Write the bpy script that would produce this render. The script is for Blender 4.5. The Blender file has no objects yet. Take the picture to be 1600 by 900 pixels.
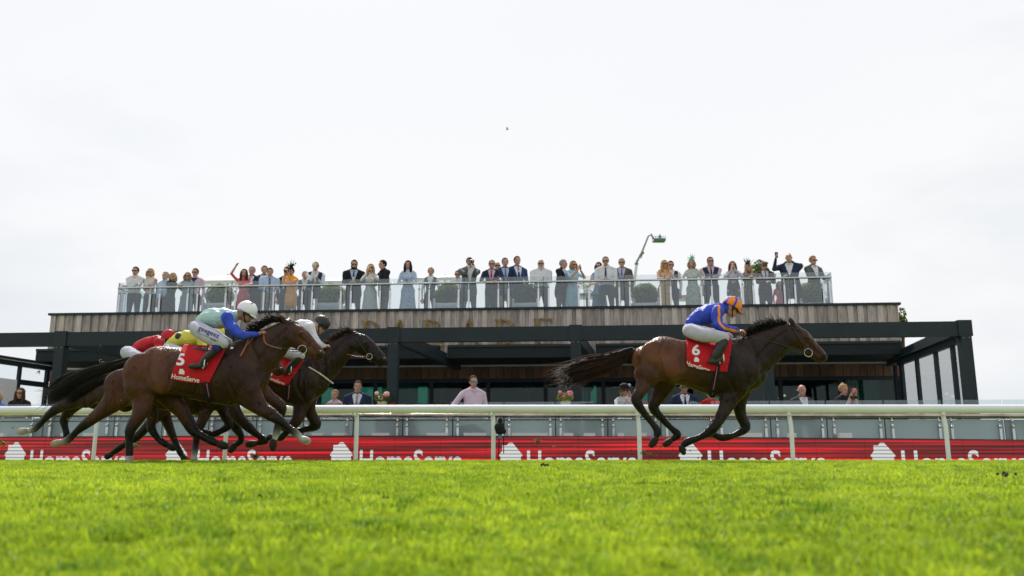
import bpy, math, random
import numpy as np
from mathutils import Vector, Matrix
from mathutils.bvhtree import BVHTree

random.seed(7); rng = np.random.default_rng(7)
S = bpy.context.scene
COL = S.collection
R = math.radians

# ------------------------------------------------------------------ camera, sky, sun, exposure
CAM_H = 0.05
FPX = 1330.0            # focal length in 1600-px-wide pixels
TH = math.atan((716-450)/FPX)
cam_d = bpy.data.cameras.new('camera'); cam = bpy.data.objects.new('camera', cam_d); COL.objects.link(cam)
cam_d.sensor_width = 36; cam_d.lens = 36*FPX/1600; cam_d.clip_start = 0.05; cam_d.clip_end = 6000
cam.location = (0, 0, CAM_H); cam.rotation_euler = (R(90)+TH, 0, 0)
cam_d.dof.use_dof = True; cam_d.dof.focus_distance = 11.2; cam_d.dof.aperture_fstop = 1.8
S.camera = cam

SUN_EL, SUN_AZ = 50.0, -14.0     # sun high behind the pavilion, a little to the left
W = bpy.data.worlds.new('World'); S.world = W; W.use_nodes = True
nt = W.node_tree; nt.nodes.clear()
def N(nt, t, **k):
    n = nt.nodes.new(t)
    for a, v in k.items(): setattr(n, a, v)
    return n
out = N(nt, 'ShaderNodeOutputWorld'); mixs = N(nt, 'ShaderNodeMixShader')
bg1 = N(nt, 'ShaderNodeBackground'); bg2 = N(nt, 'ShaderNodeBackground')
sky = N(nt, 'ShaderNodeTexSky', sky_type='NISHITA'); sky.sun_disc = False
sky.sun_elevation = R(SUN_EL); sky.sun_rotation = R(SUN_AZ)
bg1.inputs['Strength'].default_value = 0.12
tc = N(nt, 'ShaderNodeTexCoord'); mp = N(nt, 'ShaderNodeMapping'); mp.inputs['Scale'].default_value = (1, 1, 2.6)
no = N(nt, 'ShaderNodeTexNoise'); no.inputs['Scale'].default_value = 2.1; no.inputs['Detail'].default_value = 7; no.inputs['Roughness'].default_value = .55
no2 = N(nt, 'ShaderNodeTexNoise'); no2.inputs['Scale'].default_value = .9; no2.inputs['Detail'].default_value = 3
cr = N(nt, 'ShaderNodeValToRGB')
cr.color_ramp.elements[0].position = .26; cr.color_ramp.elements[0].color = (.745, .785, .82, 1)
cr.color_ramp.elements[1].position = .55; cr.color_ramp.elements[1].color = (.92, .925, .94, 1)
sx = N(nt, 'ShaderNodeSeparateXYZ')
rz = N(nt, 'ShaderNodeMapRange'); rz.inputs[1].default_value = .0; rz.inputs[2].default_value = .34; rz.inputs[3].default_value = -.13; rz.inputs[4].default_value = .20
ax = N(nt, 'ShaderNodeMath', operation='ABSOLUTE')
axr = N(nt, 'ShaderNodeMapRange'); axr.inputs[1].default_value = .18; axr.inputs[2].default_value = .55; axr.inputs[3].default_value = .06; axr.inputs[4].default_value = -.10
ad = N(nt, 'ShaderNodeMath', operation='ADD'); ad2 = N(nt, 'ShaderNodeMath', operation='ADD')
L = nt.links.new
L(tc.outputs['Generated'], mp.inputs[0]); L(mp.outputs[0], no.inputs['Vector']); L(mp.outputs[0], no2.inputs['Vector'])
L(tc.outputs['Generated'], sx.inputs[0]); L(sx.outputs['Z'], rz.inputs[0]); L(sx.outputs['X'], ax.inputs[0]); L(ax.outputs[0], axr.inputs[0])
L(no.outputs['Fac'], ad.inputs[0]); L(rz.outputs[0], ad.inputs[1]); L(ad.outputs[0], ad2.inputs[0]); L(axr.outputs[0], ad2.inputs[1])
L(ad2.outputs[0], cr.inputs[0]); L(cr.outputs[0], bg2.inputs['Color']); bg2.inputs['Strength'].default_value = .86
L(sky.outputs[0], bg1.inputs['Color'])
ry = N(nt, 'ShaderNodeMapRange'); ry.inputs[1].default_value = -1; ry.inputs[2].default_value = .6; ry.inputs[3].default_value = .80; ry.inputs[4].default_value = .94
L(sx.outputs['Y'], ry.inputs[0]); L(ry.outputs[0], bg2.inputs['Strength'])
fr = N(nt, 'ShaderNodeMapRange'); fr.inputs[1].default_value = .35; fr.inputs[2].default_value = .6; fr.inputs[3].default_value = .9; fr.inputs[4].default_value = 1.0
L(no2.outputs['Fac'], fr.inputs[0]); L(fr.outputs[0], mixs.inputs[0])
L(bg1.outputs[0], mixs.inputs[1]); L(bg2.outputs[0], mixs.inputs[2]); L(mixs.outputs[0], out.inputs[0])

sd = bpy.data.lights.new('sun', 'SUN'); sd.energy = 4.5; sd.angle = R(2.5); sd.color = (1, .955, .88)
sun = bpy.data.objects.new('sun', sd); COL.objects.link(sun); sun.location = (0, 0, 40)
_d = Vector((math.sin(R(SUN_AZ))*math.cos(R(SUN_EL)), math.cos(R(SUN_AZ))*math.cos(R(SUN_EL)), math.sin(R(SUN_EL))))
sun.rotation_euler = _d.to_track_quat('Z', 'Y').to_euler()
S.view_settings.view_transform = 'Standard'; S.view_settings.look = 'None'
S.view_settings.gamma = 1; S.view_settings.use_curve_mapping = False; S.view_settings.exposure = 0.15
S.cycles.max_bounces = 7; S.cycles.transparent_max_bounces = 16; S.cycles.diffuse_bounces = 3
S.cycles.use_denoising = True; S.cycles.sample_clamp_indirect = 6

# ------------------------------------------------------------------ projection helpers (photo measurements -> world metres)
CT, ST = math.cos(TH), math.sin(TH)
def ray(px, py):
    u, v = px-800, 450-py
    return np.array([u, FPX*CT - v*ST, FPX*ST + v*CT])
def P(px, py, Y):
    d = ray(px, py); p = d*(Y/d[1]); p[2] += CAM_H; return p
def to_px(V):
    x, y, z = V[:, 0], V[:, 1], V[:, 2]-CAM_H; fw = y*CT+z*ST; return 800+FPX*x/fw, 450-FPX*(z*CT-y*ST)/fw
def vnormals(V, Fc):
    n = np.cross(V[Fc[:, 2]]-V[Fc[:, 0]], V[Fc[:, 3]]-V[Fc[:, 1]]); N_ = np.zeros_like(V)
    for k in range(4):
        for c in range(3): N_[:, c] += np.bincount(Fc[:, k], n[:, c], len(V))
    return N_/np.maximum(np.linalg.norm(N_, axis=1, keepdims=True), 1e-12)
def ppm(py, Y): return ray(800, py)[1]/Y          # pixels per metre at depth Y
A = R(4.2); CA, SA = math.cos(A), math.sin(A)       # the racecourse runs at a small angle to the picture plane
def F(u, d, z): return np.array([u*CA + d*SA, -u*SA + d*CA, z])
def FU(px, py, d):                                  # facade coordinates (u, z) of a measured point on the line at depth d
    q = ray(px, py); t = d/(q[0]*SA + q[1]*CA); return t*(q[0]*CA - q[1]*SA), CAM_H + t*q[2]
def FP(px, py, d):
    u, z = FU(px, py, d); return F(u, d, z)

# ------------------------------------------------------------------ materials
MATS = {}
def mat(name, col=(.5, .5, .5), rough=.6, metal=0.0, spec=.5, var=0.0, scale=8.0, bump=0.0, bscale=30.0, col2=None, emit=0.0, sheen=0.0, stretch=None, thr=None, coat=0.0, bdist=.02):
    if name in MATS: return MATS[name]
    m = bpy.data.materials.new(name); m.use_nodes = True; nt = m.node_tree
    b = nt.nodes['Principled BSDF']; MATS[name] = m
    b.inputs['Roughness'].default_value = rough; b.inputs['Metallic'].default_value = metal
    b.inputs['Specular IOR Level'].default_value = spec; b.inputs['Coat Weight'].default_value = coat
    if sheen: b.inputs['Sheen Weight'].default_value = sheen
    b.inputs['Base Color'].default_value = (*col, 1)
    tc = None
    if var or col2 or bump:
        tc = N(nt, 'ShaderNodeTexCoord'); mp = N(nt, 'ShaderNodeMapping'); nt.links.new(tc.outputs['Object'], mp.inputs[0])
        if stretch: mp.inputs['Scale'].default_value = stretch
    if var or col2:
        no = N(nt, 'ShaderNodeTexNoise'); no.inputs['Scale'].default_value = scale; no.inputs['Detail'].default_value = 5
        nt.links.new(mp.outputs[0], no.inputs['Vector'])
        cr = N(nt, 'ShaderNodeValToRGB'); t = thr or .5
        w = .02 if thr else .2
        cr.color_ramp.elements[0].position = t-w; cr.color_ramp.elements[1].position = t+w
        c2 = col2 or tuple(min(1, c*(1+var)) for c in col); c1 = col if col2 else tuple(c*(1-var) for c in col)
        cr.color_ramp.elements[0].color = (*c1, 1); cr.color_ramp.elements[1].color = (*c2, 1)
        nt.links.new(no.outputs['Fac'], cr.inputs[0]); nt.links.new(cr.outputs[0], b.inputs['Base Color'])
        if emit: nt.links.new(cr.outputs[0], b.inputs['Emission Color'])
    if bump:
        n2 = N(nt, 'ShaderNodeTexNoise'); n2.inputs['Scale'].default_value = bscale; n2.inputs['Detail'].default_value = 4
        bp = N(nt, 'ShaderNodeBump'); bp.inputs['Strength'].default_value = bump; bp.inputs['Distance'].default_value = bdist
        nt.links.new(mp.outputs[0], n2.inputs['Vector']); nt.links.new(n2.outputs['Fac'], bp.inputs['Height']); nt.links.new(bp.outputs[0], b.inputs['Normal'])
    if emit:
        b.inputs['Emission Strength'].default_value = emit
        if not (var or col2): b.inputs['Emission Color'].default_value = (*col, 1)
    return m
def cloth(name, col, **k):
    k.setdefault('rough', .85); k.setdefault('var', .12); k.setdefault('scale', 9); k.setdefault('bump', .45); k.setdefault('bscale', 8); k.setdefault('bdist', .05); k.setdefault('spec', .25)
    return mat(name, col, **k)
def leafmat(name, c1, c2, trans=.45, scale=3.0):
    if name in MATS: return MATS[name]
    m = bpy.data.materials.new(name); m.use_nodes = True; nt = m.node_tree; nt.nodes.clear(); MATS[name] = m
    o = N(nt, 'ShaderNodeOutputMaterial'); mx = N(nt, 'ShaderNodeMixShader'); d = N(nt, 'ShaderNodeBsdfPrincipled'); t = N(nt, 'ShaderNodeBsdfTranslucent')
    g = N(nt, 'ShaderNodeNewGeometry'); no = N(nt, 'ShaderNodeTexNoise'); no.inputs['Scale'].default_value = scale; no.inputs['Detail'].default_value = 4
    oi = N(nt, 'ShaderNodeObjectInfo'); ad = N(nt, 'ShaderNodeMath', operation='MULTIPLY_ADD'); ad.inputs[1].default_value = .35; ad.inputs[2].default_value = -.17
    a2 = N(nt, 'ShaderNodeMath', operation='ADD')
    cr = N(nt, 'ShaderNodeValToRGB'); cr.color_ramp.elements[0].position = .3; cr.color_ramp.elements[1].position = .68
    cr.color_ramp.elements[0].color = (*c1, 1); cr.color_ramp.elements[1].color = (*c2, 1)
    l = nt.links.new
    l(g.outputs['Position'], no.inputs['Vector']); l(oi.outputs['Random'], ad.inputs[0]); l(ad.outputs[0], a2.inputs[0]); l(no.outputs['Fac'], a2.inputs[1])
    l(a2.outputs[0], cr.inputs[0]); l(cr.outputs[0], d.inputs['Base Color']); l(cr.outputs[0], t.inputs['Color'])
    d.inputs['Roughness'].default_value = .5; d.inputs['Specular IOR Level'].default_value = .3; mx.inputs[0].default_value = trans
    l(d.outputs[0], mx.inputs[1]); l(t.outputs[0], mx.inputs[2]); l(mx.outputs[0], o.inputs[0])
    return m
def glassmat(name, tint, refl=.10, rough=.02, fog=None, fogw=0.0):
    m = bpy.data.materials.new(name); m.use_nodes = True; nt = m.node_tree; nt.nodes.clear(); MATS[name] = m
    o = N(nt, 'ShaderNodeOutputMaterial'); t = N(nt, 'ShaderNodeBsdfTransparent'); t.inputs[0].default_value = (*tint, 1)
    g = N(nt, 'ShaderNodeBsdfGlossy'); g.inputs['Roughness'].default_value = rough; g.inputs['Color'].default_value = (.9, .97, 1, 1)
    mx = N(nt, 'ShaderNodeMixShader'); lw = N(nt, 'ShaderNodeLayerWeight'); lw.inputs[0].default_value = .25
    ma = N(nt, 'ShaderNodeMath', operation='MULTIPLY_ADD'); ma.inputs[1].default_value = .5; ma.inputs[2].default_value = refl; ma.use_clamp = True
    l = nt.links.new; l(lw.outputs['Fresnel'], ma.inputs[0]); l(ma.outputs[0], mx.inputs[0]); l(t.outputs[0], mx.inputs[1]); l(g.outputs[0], mx.inputs[2])
    last = mx
    if fog:
        df = N(nt, 'ShaderNodeBsdfDiffuse'); df.inputs[0].default_value = (*fog, 1); tr = N(nt, 'ShaderNodeBsdfTranslucent'); tr.inputs[0].default_value = (*fog, 1)
        m1 = N(nt, 'ShaderNodeMixShader'); m1.inputs[0].default_value = .4; m2 = N(nt, 'ShaderNodeMixShader'); m2.inputs[0].default_value = fogw
        l(df.outputs[0], m1.inputs[1]); l(tr.outputs[0], m1.inputs[2]); l(mx.outputs[0], m2.inputs[1]); l(m1.outputs[0], m2.inputs[2]); last = m2
    l(last.outputs[0], o.inputs[0]); return m

# ------------------------------------------------------------------ mesh builder
class MB:
    def __init__(s): s.ch = []; s.n = 0; s.mats = []; s.col = []
    def mi(s, m):
        if m not in s.mats: s.mats.append(m)
        return s.mats.index(m)
    def add(s, V, Fc, m, midx=None, smooth=True):
        V = np.asarray(V, float).reshape(-1, 3); Fc = np.asarray(Fc, int)
        if Fc.size == 0: return
        idx = np.full(len(Fc), s.mi(m)) if midx is None else midx
        s.ch.append((V, Fc + s.n, idx, smooth)); s.n += len(V)
    def ngon(s, V, m):
        s.add(V, [list(range(len(V)))], m, smooth=False)
    def box(s, c, h, m, ax=None):
        c = np.asarray(c, float)
        ax = np.eye(3) if ax is None else np.asarray(ax, float)
        v = [c + ax[0]*h[0]*i + ax[1]*h[1]*j + ax[2]*h[2]*k for i in (-1, 1) for j in (-1, 1) for k in (-1, 1)]
        s.add(v, [[0, 1, 3, 2], [4, 6, 7, 5], [0, 4, 5, 1], [2, 3, 7, 6], [0, 2, 6, 4], [1, 5, 7, 3]], m, smooth=False)
    def fbox(s, u0, u1, d0, d1, z0, z1, m):      # box in facade coordinates
        v = [F(u, d, z) for u in (u0, u1) for d in (d0, d1) for z in (z0, z1)]
        s.add(v, [[0, 1, 3, 2], [4, 6, 7, 5], [0, 4, 5, 1], [2, 3, 7, 6], [0, 2, 6, 4], [1, 5, 7, 3]], m, smooth=False)
    def beam(s, p, q, w, h, m, up=(0, 0, 1)):
        p = np.asarray(p, float); q = np.asarray(q, float); d = q-p; L_ = np.linalg.norm(d); d /= L_
        sd_ = np.cross(d, up); sd_ /= np.linalg.norm(sd_); u = np.cross(sd_, d)
        s.box((p+q)/2, (L_/2, w/2, h/2), m, (d, sd_, u))
    def tube(s, pts, r, m, n=8, lat=None, side=(0, 1, 0), cap=True, sub=0):
        V, Fc = tube_geo(pts, r, n, lat, side, cap, sub); s.add(V, Fc, m)
    def ball(s, c, r, m, n=10, k=7, rot=None):
        V, Fc = ball_geo(c, r, n, k, rot); s.add(V, Fc, m)
    def build(s, name, parent=None, org=None):
        me = bpy.data.meshes.new(name)
        for m in s.mats: me.materials.append(m)
        V = np.concatenate([c[0] for c in s.ch]); o = np.zeros(3)
        if org is not None: o = np.asarray(org, float)
        elif parent is not None: o = np.asarray(wloc(parent), float)
        V = V - o
        me.vertices.add(len(V)); me.vertices.foreach_set('co', V.ravel())
        loops = np.concatenate([c[1].ravel() for c in s.ch]); tot = np.concatenate([np.full(len(c[1]), c[1].shape[1]) for c in s.ch])
        me.loops.add(len(loops)); me.loops.foreach_set('vertex_index', loops)
        me.polygons.add(len(tot)); me.polygons.foreach_set('loop_start', np.concatenate([[0], np.cumsum(tot)[:-1]])); me.polygons.foreach_set('loop_total', tot)
        me.polygons.foreach_set('material_index', np.concatenate([c[2] for c in s.ch]))
        me.polygons.foreach_set('use_smooth', np.concatenate([np.full(len(c[1]), c[3]) for c in s.ch]))
        me.update(calc_edges=True); me.validate()
        ob = bpy.data.objects.new(name, me); COL.objects.link(ob)
        if parent is not None: ob.parent = parent
        elif org is not None: ob.location = o
        return ob
WL = {}
def wloc(o):
    p = np.array(o.location); q = o.parent
    while q is not None: p = p + np.array(q.location); q = q.parent
    return p
def thing(name, label, cat, loc=(0, 0, 0), group=None):
    o = bpy.data.objects.new(name, None); COL.objects.link(o); o.location = [float(x) for x in loc]; o.empty_display_size = .1
    return tag(o, label, cat, group)
def tag(o, label, cat, group=None):
    o['label'] = label; o['category'] = cat
    if group: o['group'] = group
    return o
def struct(o, label=None):
    o['kind'] = 'structure'
    if label: o['label'] = label
    return o
def unit(v):
    v = np.asarray(v, float); return v/max(1e-9, np.linalg.norm(v))
def catmull(A_, sub):
    A_ = np.asarray(A_, float)
    if sub < 1 or len(A_) < 3: return A_
    Q = np.vstack([2*A_[0]-A_[1], A_, 2*A_[-1]-A_[-2]]); o = []
    for i in range(len(A_)-1):
        p0, p1, p2, p3 = Q[i:i+4]
        for t in np.linspace(0, 1, sub+1)[:-1]:
            o.append(.5*((2*p1)+(-p0+p2)*t+(2*p0-5*p1+4*p2-p3)*t*t+(-p0+3*p1-3*p2+p3)*t**3))
    o.append(A_[-1]); return np.array(o)
def tube_geo(pts, r, n=8, lat=None, side=(0, 1, 0), cap=True, sub=0):
    pts = np.asarray(pts, float); k = len(pts)
    r = np.full(k, r, float) if np.isscalar(r) else np.asarray(r, float)
    lat = r if lat is None else (r*lat if np.isscalar(lat) else np.asarray(lat, float))
    if sub:
        Q = catmull(np.column_stack([pts, r, lat]), sub); pts, r, lat = Q[:, :3], np.maximum(Q[:, 3], 1e-4), np.maximum(Q[:, 4], 1e-4); k = len(pts)
    T = np.gradient(pts, axis=0) if k > 2 else np.array([pts[1]-pts[0]]*2)
    T /= np.maximum(np.linalg.norm(T, axis=1, keepdims=True), 1e-9)
    C, RR, LL, TT = list(pts), list(r), list(lat), list(T)
    if cap:
        pre = [(pts[0]-T[0]*r[0]*math.sin(a), r[0]*math.cos(a), lat[0]*math.cos(a), T[0]) for a in (1.45, 1.0, .5)]
        post = [(pts[-1]+T[-1]*r[-1]*math.sin(a), r[-1]*math.cos(a), lat[-1]*math.cos(a), T[-1]) for a in (.5, 1.0, 1.45)]
        al = pre + list(zip(C, RR, LL, TT)) + post; C, RR, LL, TT = zip(*al)
    ang = np.linspace(0, 2*math.pi, n, endpoint=False); V = []
    side = np.asarray(side, float)
    for c, a, b, t in zip(C, RR, LL, TT):
        s_ = side - t*np.dot(side, t)
        if np.linalg.norm(s_) < .05: s_ = np.array([1., 0, 0]) - t*t[0]
        s_ = unit(s_); e = np.cross(s_, t)
        V.append(c + np.outer(np.cos(ang)*a, e) + np.outer(np.sin(ang)*b, s_))
    V = np.vstack(V); m = len(C); i = np.arange(m-1)[:, None]*n; j = np.arange(n)[None, :]; j2 = (j+1) % n
    Fc = np.stack([i+j, i+j2, i+n+j2, i+n+j], -1).reshape(-1, 4)
    e0 = len(V); V = np.vstack([V, C[0], C[-1]])
    jj = np.arange(n); k2 = (jj+1) % n
    c0 = np.stack([np.full(n, e0), k2, jj, jj], -1); c1 = np.stack([np.full(n, e0+1), (m-1)*n+jj, (m-1)*n+k2, (m-1)*n+k2], -1)
    # end fans as triangles are stored as quads split below
    return V, [Fc, c0[:, :3], c1[:, :3]]
_old_add = MB.add
def _add(s, V, Fc, m, midx=None, smooth=True):
    if isinstance(Fc, list) and len(Fc) and isinstance(Fc[0], np.ndarray):
        base = s.n; V = np.asarray(V, float); first = True
        for f in Fc:
            if first: _old_add(s, V, f, m, None, smooth); first = False
            else:
                s.ch.append((np.zeros((0, 3)), f + base, np.full(len(f), s.mi(m)), smooth))
    else: _old_add(s, V, Fc, m, midx, smooth)
MB.add = _add
def ball_geo(c, r, n=10, k=7, rot=None):
    r = np.array([r, r, r]) if np.isscalar(r) else np.asarray(r, float)
    th = np.linspace(0, math.pi, k+1)[1:-1]; ph = np.linspace(0, 2*math.pi, n, endpoint=False)
    V = np.array([[math.sin(t)*math.cos(p), math.sin(t)*math.sin(p), math.cos(t)] for t in th for p in ph] + [[0, 0, 1], [0, 0, -1]])
    V = V*r
    if rot is not None: V = V @ np.asarray(rot, float).T
    V = V + np.asarray(c, float); m = len(th); i = np.arange(m-1)[:, None]*n; j = np.arange(n)[None, :]; j2 = (j+1) % n
    Fc = np.stack([i+j, i+n+j, i+n+j2, i+j2], -1).reshape(-1, 4); jj = np.arange(n); k2 = (jj+1) % n
    return V, [Fc, np.stack([np.full(n, m*n), jj, k2], -1), np.stack([np.full(n, m*n+1), (m-1)*n+k2, (m-1)*n+jj], -1)]

# ------------------------------------------------------------------ one continuous skin over several volumes
TMP = bpy.data.scenes.new('workbench')
class Solid:
    def __init__(s): s.b = MB(); s.c = []; s.r = []; s.t = []; s.m = mat('default_grey')
    def tube(s, pts, r, tag, lat=None, side=(0, 1, 0), sub=3, n=14):
        V, Fc = tube_geo(pts, r, n, lat, side, True, sub); s.b.add(V, Fc, s.m)
        Q = np.asarray(pts, float); k = len(Q); rr = np.full(k, r, float) if np.isscalar(r) else np.asarray(r, float)
        lm = 1.0 if lat is None or not np.isscalar(lat) else min(1, lat)
        D = catmull(np.column_stack([Q, rr]), 4) if k > 2 else np.column_stack([Q, rr])[[0, -1]]
        if k == 2: D = np.array([D[0]*(1-t)+D[1]*t for t in np.linspace(0, 1, 5)])
        for q in D: s.c.append(q[:3]); s.r.append(q[3]*(.5+.5*lm)); s.t.append(tag)
    def ball(s, c, r, tag, rot=None):
        V, Fc = ball_geo(c, r, 16, 11, rot); s.b.add(V, Fc, s.m)
        s.c.append(np.asarray(c, float)); s.r.append(float(np.min(r)) if not np.isscalar(r) else r); s.t.append(tag)
    def skin(s, voxel, smooth=3):
        ob = s.b.build('tmp'); COL.objects.unlink(ob); TMP.collection.objects.link(ob)
        md = ob.modifiers.new('r', 'REMESH'); md.mode = 'VOXEL'; md.voxel_size = voxel
        TMP.view_layers[0].update(); dg = TMP.view_layers[0].depsgraph; dg.update(); ev = ob.evaluated_get(dg); me = ev.to_mesh()
        V = np.empty(len(me.vertices)*3); me.vertices.foreach_get('co', V); V = V.reshape(-1, 3)
        Fc = np.empty(len(me.loops), int); me.loops.foreach_get('vertex_index', Fc); Fc = Fc.reshape(-1, 4)
        ev.to_mesh_clear(); d = ob.data; bpy.data.objects.remove(ob); bpy.data.meshes.remove(d)
        # keep the largest shell only
        E = np.vstack([Fc[:, [0, 1]], Fc[:, [1, 2]], Fc[:, [2, 3]], Fc[:, [3, 0]]])
        deg = np.bincount(E[:, 0], minlength=len(V)) + np.bincount(E[:, 1], minlength=len(V))
        for it in range(smooth):
            acc = np.zeros_like(V)
            for k in range(3):
                acc[:, k] = np.bincount(E[:, 0], V[E[:, 1], k], len(V)) + np.bincount(E[:, 1], V[E[:, 0], k], len(V))
            lam = .55 if it % 2 == 0 else (-.35 if it < smooth-1 else .4)
            V = V + lam*(acc/np.maximum(deg, 1)[:, None]-V)
        return V, Fc
    def relax(s, V, Fc, iters, r0, r1, lam=.5):
        rr = np.array(s.r)[s.nearest(V)]; w = np.clip((rr-r0)/(r1-r0), 0, 1)[:, None]*lam
        E = np.vstack([Fc[:, [0, 1]], Fc[:, [1, 2]], Fc[:, [2, 3]], Fc[:, [3, 0]]]); deg = np.bincount(E[:, 0], minlength=len(V))+np.bincount(E[:, 1], minlength=len(V))
        for it in range(iters):
            acc = np.column_stack([np.bincount(E[:, 0], V[E[:, 1], k], len(V))+np.bincount(E[:, 1], V[E[:, 0], k], len(V)) for k in range(3)]); V = V+w*(acc/np.maximum(deg, 1)[:, None]-V)
        return V
    def nearest(s, X):
        C = np.array(s.c); Rr = np.array(s.r); o = np.empty(len(X), int); dmn = np.empty(len(X))
        for a in range(0, len(X), 4000):
            D = np.linalg.norm(X[a:a+4000, None]-C[None], axis=2)-Rr[None]; o[a:a+4000] = D.argmin(1)
        return o
    def weights_color(s, X, kk=60.0):
        C = np.array(s.c); Rr = np.array(s.r); T = np.array(s.t, float); o = np.empty((len(X), 3))
        for a in range(0, len(X), 4000):
            D = np.linalg.norm(X[a:a+4000, None]-C[None], axis=2)-Rr[None]; D -= D.min(1, keepdims=True)
            w = np.exp(-kk*D); o[a:a+4000] = (w @ T)/w.sum(1, keepdims=True)
        return o
def finer(V2, T, L_):
    V = [tuple(v) for v in V2]; T = [tuple(t[:3]) for t in T] if len(T[0]) == 3 else [t for q in T for t in ((q[0], q[1], q[2]), (q[0], q[2], q[3]))]
    for _ in range(6):
        out_, mid, ch = [], {}, False
        def m(a, b):
            k = (min(a, b), max(a, b))
            if k not in mid: V.append(((V[a][0]+V[b][0])/2, (V[a][1]+V[b][1])/2)); mid[k] = len(V)-1
            return mid[k]
        for a, b, c in T:
            if max(math.dist(V[a], V[b]), math.dist(V[b], V[c]), math.dist(V[c], V[a])) > L_:
                x, y, z = m(a, b), m(b, c), m(c, a); out_ += [(a, x, z), (x, b, y), (z, y, c), (x, y, z)]; ch = True
            else: out_.append((a, b, c))
        T = out_
        if not ch: break
    return np.array(V), np.array(T)
FC = {}
def text_geo(txt, size, offset=0.0, shear=0.0):
    key = (txt, offset, shear)
    if key not in FC:
        cu = bpy.data.curves.new('t', 'FONT'); cu.body = txt; cu.size = 1; cu.offset = offset; cu.align_x = 'CENTER'; cu.align_y = 'CENTER'; cu.shear = shear; cu.resolution_u = 4
        ob = bpy.data.objects.new('t', cu); TMP.collection.objects.link(ob)
        TMP.view_layers[0].update(); dg = TMP.view_layers[0].depsgraph; dg.update(); me = ob.evaluated_get(dg).to_mesh(); me.calc_loop_triangles()
        V = np.array([v.co[:] for v in me.vertices]); T = np.array([t.vertices[:] for t in me.loop_triangles])
        FC[key] = (V[:, :2]-(V[:, :2].max(0)+V[:, :2].min(0))/2, T); bpy.data.objects.remove(ob)
    V, T = FC[key]; return V*size, T
# ================================================================== THE SETTING
def ground_z(Y):
    return np.where(Y < 14.75, np.minimum(0, -.45*np.exp(-Y/3.6)+.018), np.maximum(-.33, -(Y-14.75)*.9))
# ground: one sheet to the horizon
gm = leafmat('turf_soil', (.10, .14, .015), (.20, .26, .03), trans=.0, scale=1.7)
ys = np.concatenate([np.linspace(-3, 15.6, 94), [18, 30, 80, 300, 1500, 4000]]); xs = np.concatenate([[-4000, -900, -200, -60], np.linspace(-26, 26, 41), [60, 200, 900, 4000]])
V = [(x, y, float(ground_z(np.array(max(y, .3))))) for y in ys for x in xs]
nx = len(xs); Fq = [[j*nx+i, j*nx+i+1, (j+1)*nx+i+1, (j+1)*nx+i] for j in range(len(ys)-1) for i in range(nx-1)]
b = MB(); b.add(V, Fq, gm); struct(b.build('ground')); gm.node_tree.nodes['Principled BSDF'].inputs['Specular IOR Level'].default_value = 0
# terrace paving of the spectator area
pav = mat('paving', (.32, .30, .28), .8, var=.2, scale=3, bump=.2)
b = MB(); b.fbox(-30, 40, 15.5, 36, -.34, -.16, pav); struct(b.build('paving'))

# grass
def tuft(name, nb, hgt, rad, m, wid=.0027):
    b = MB(); V = []; Q = []
    for i in range(nb):
        a = random.random()*6.28; rr = rad*math.sqrt(random.random()); x, y = rr*math.cos(a), rr*math.sin(a)
        h = hgt*random.uniform(.55, 1.15); d = random.random()*6.28; ln = h*random.uniform(.15, .75); w = wid*random.uniform(.7, 1.3)
        wx, wy = -math.sin(d+random.uniform(-.9, .9))*w, math.cos(d+random.uniform(-.9, .9))*w; s0 = len(V)
        for t, ww in ((0, 1), (.4, .95), (.75, .65), (1, .08)):
            cx = x+math.cos(d)*ln*t*t; cy = y+math.sin(d)*ln*t*t; cz = h*t*(1-.18*t)
            V += [(cx-wx*ww, cy-wy*ww, cz), (cx+wx*ww, cy+wy*ww, cz)]
        Q += [[s0+2*k, s0+2*k+1, s0+2*k+3, s0+2*k+2] for k in range(3)]
    b.add(V, Q, m); o = b.build(name); COL.objects.unlink(o); return o
gmat = leafmat('grass_blade', (.235, .35, .016), (.50, .62, .038), trans=.52, scale=.55)
gmat2 = leafmat('grass_blade_deep', (.11, .23, .016), (.35, .49, .033), trans=.52, scale=.8)
gdry = leafmat('grass_blade_dry', (.40, .34, .13), (.55, .48, .2), trans=.4, scale=4)
tc_ = bpy.data.collections.new('grass_sources')
for k in range(7):
    tc_.objects.link(tuft('tuft', 50, (.036, .040, .033, .042, .038, .046, .030)[k], .075, (gmat, gmat, gmat2, gmat, gmat, gmat2, gmat)[k]))
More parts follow.
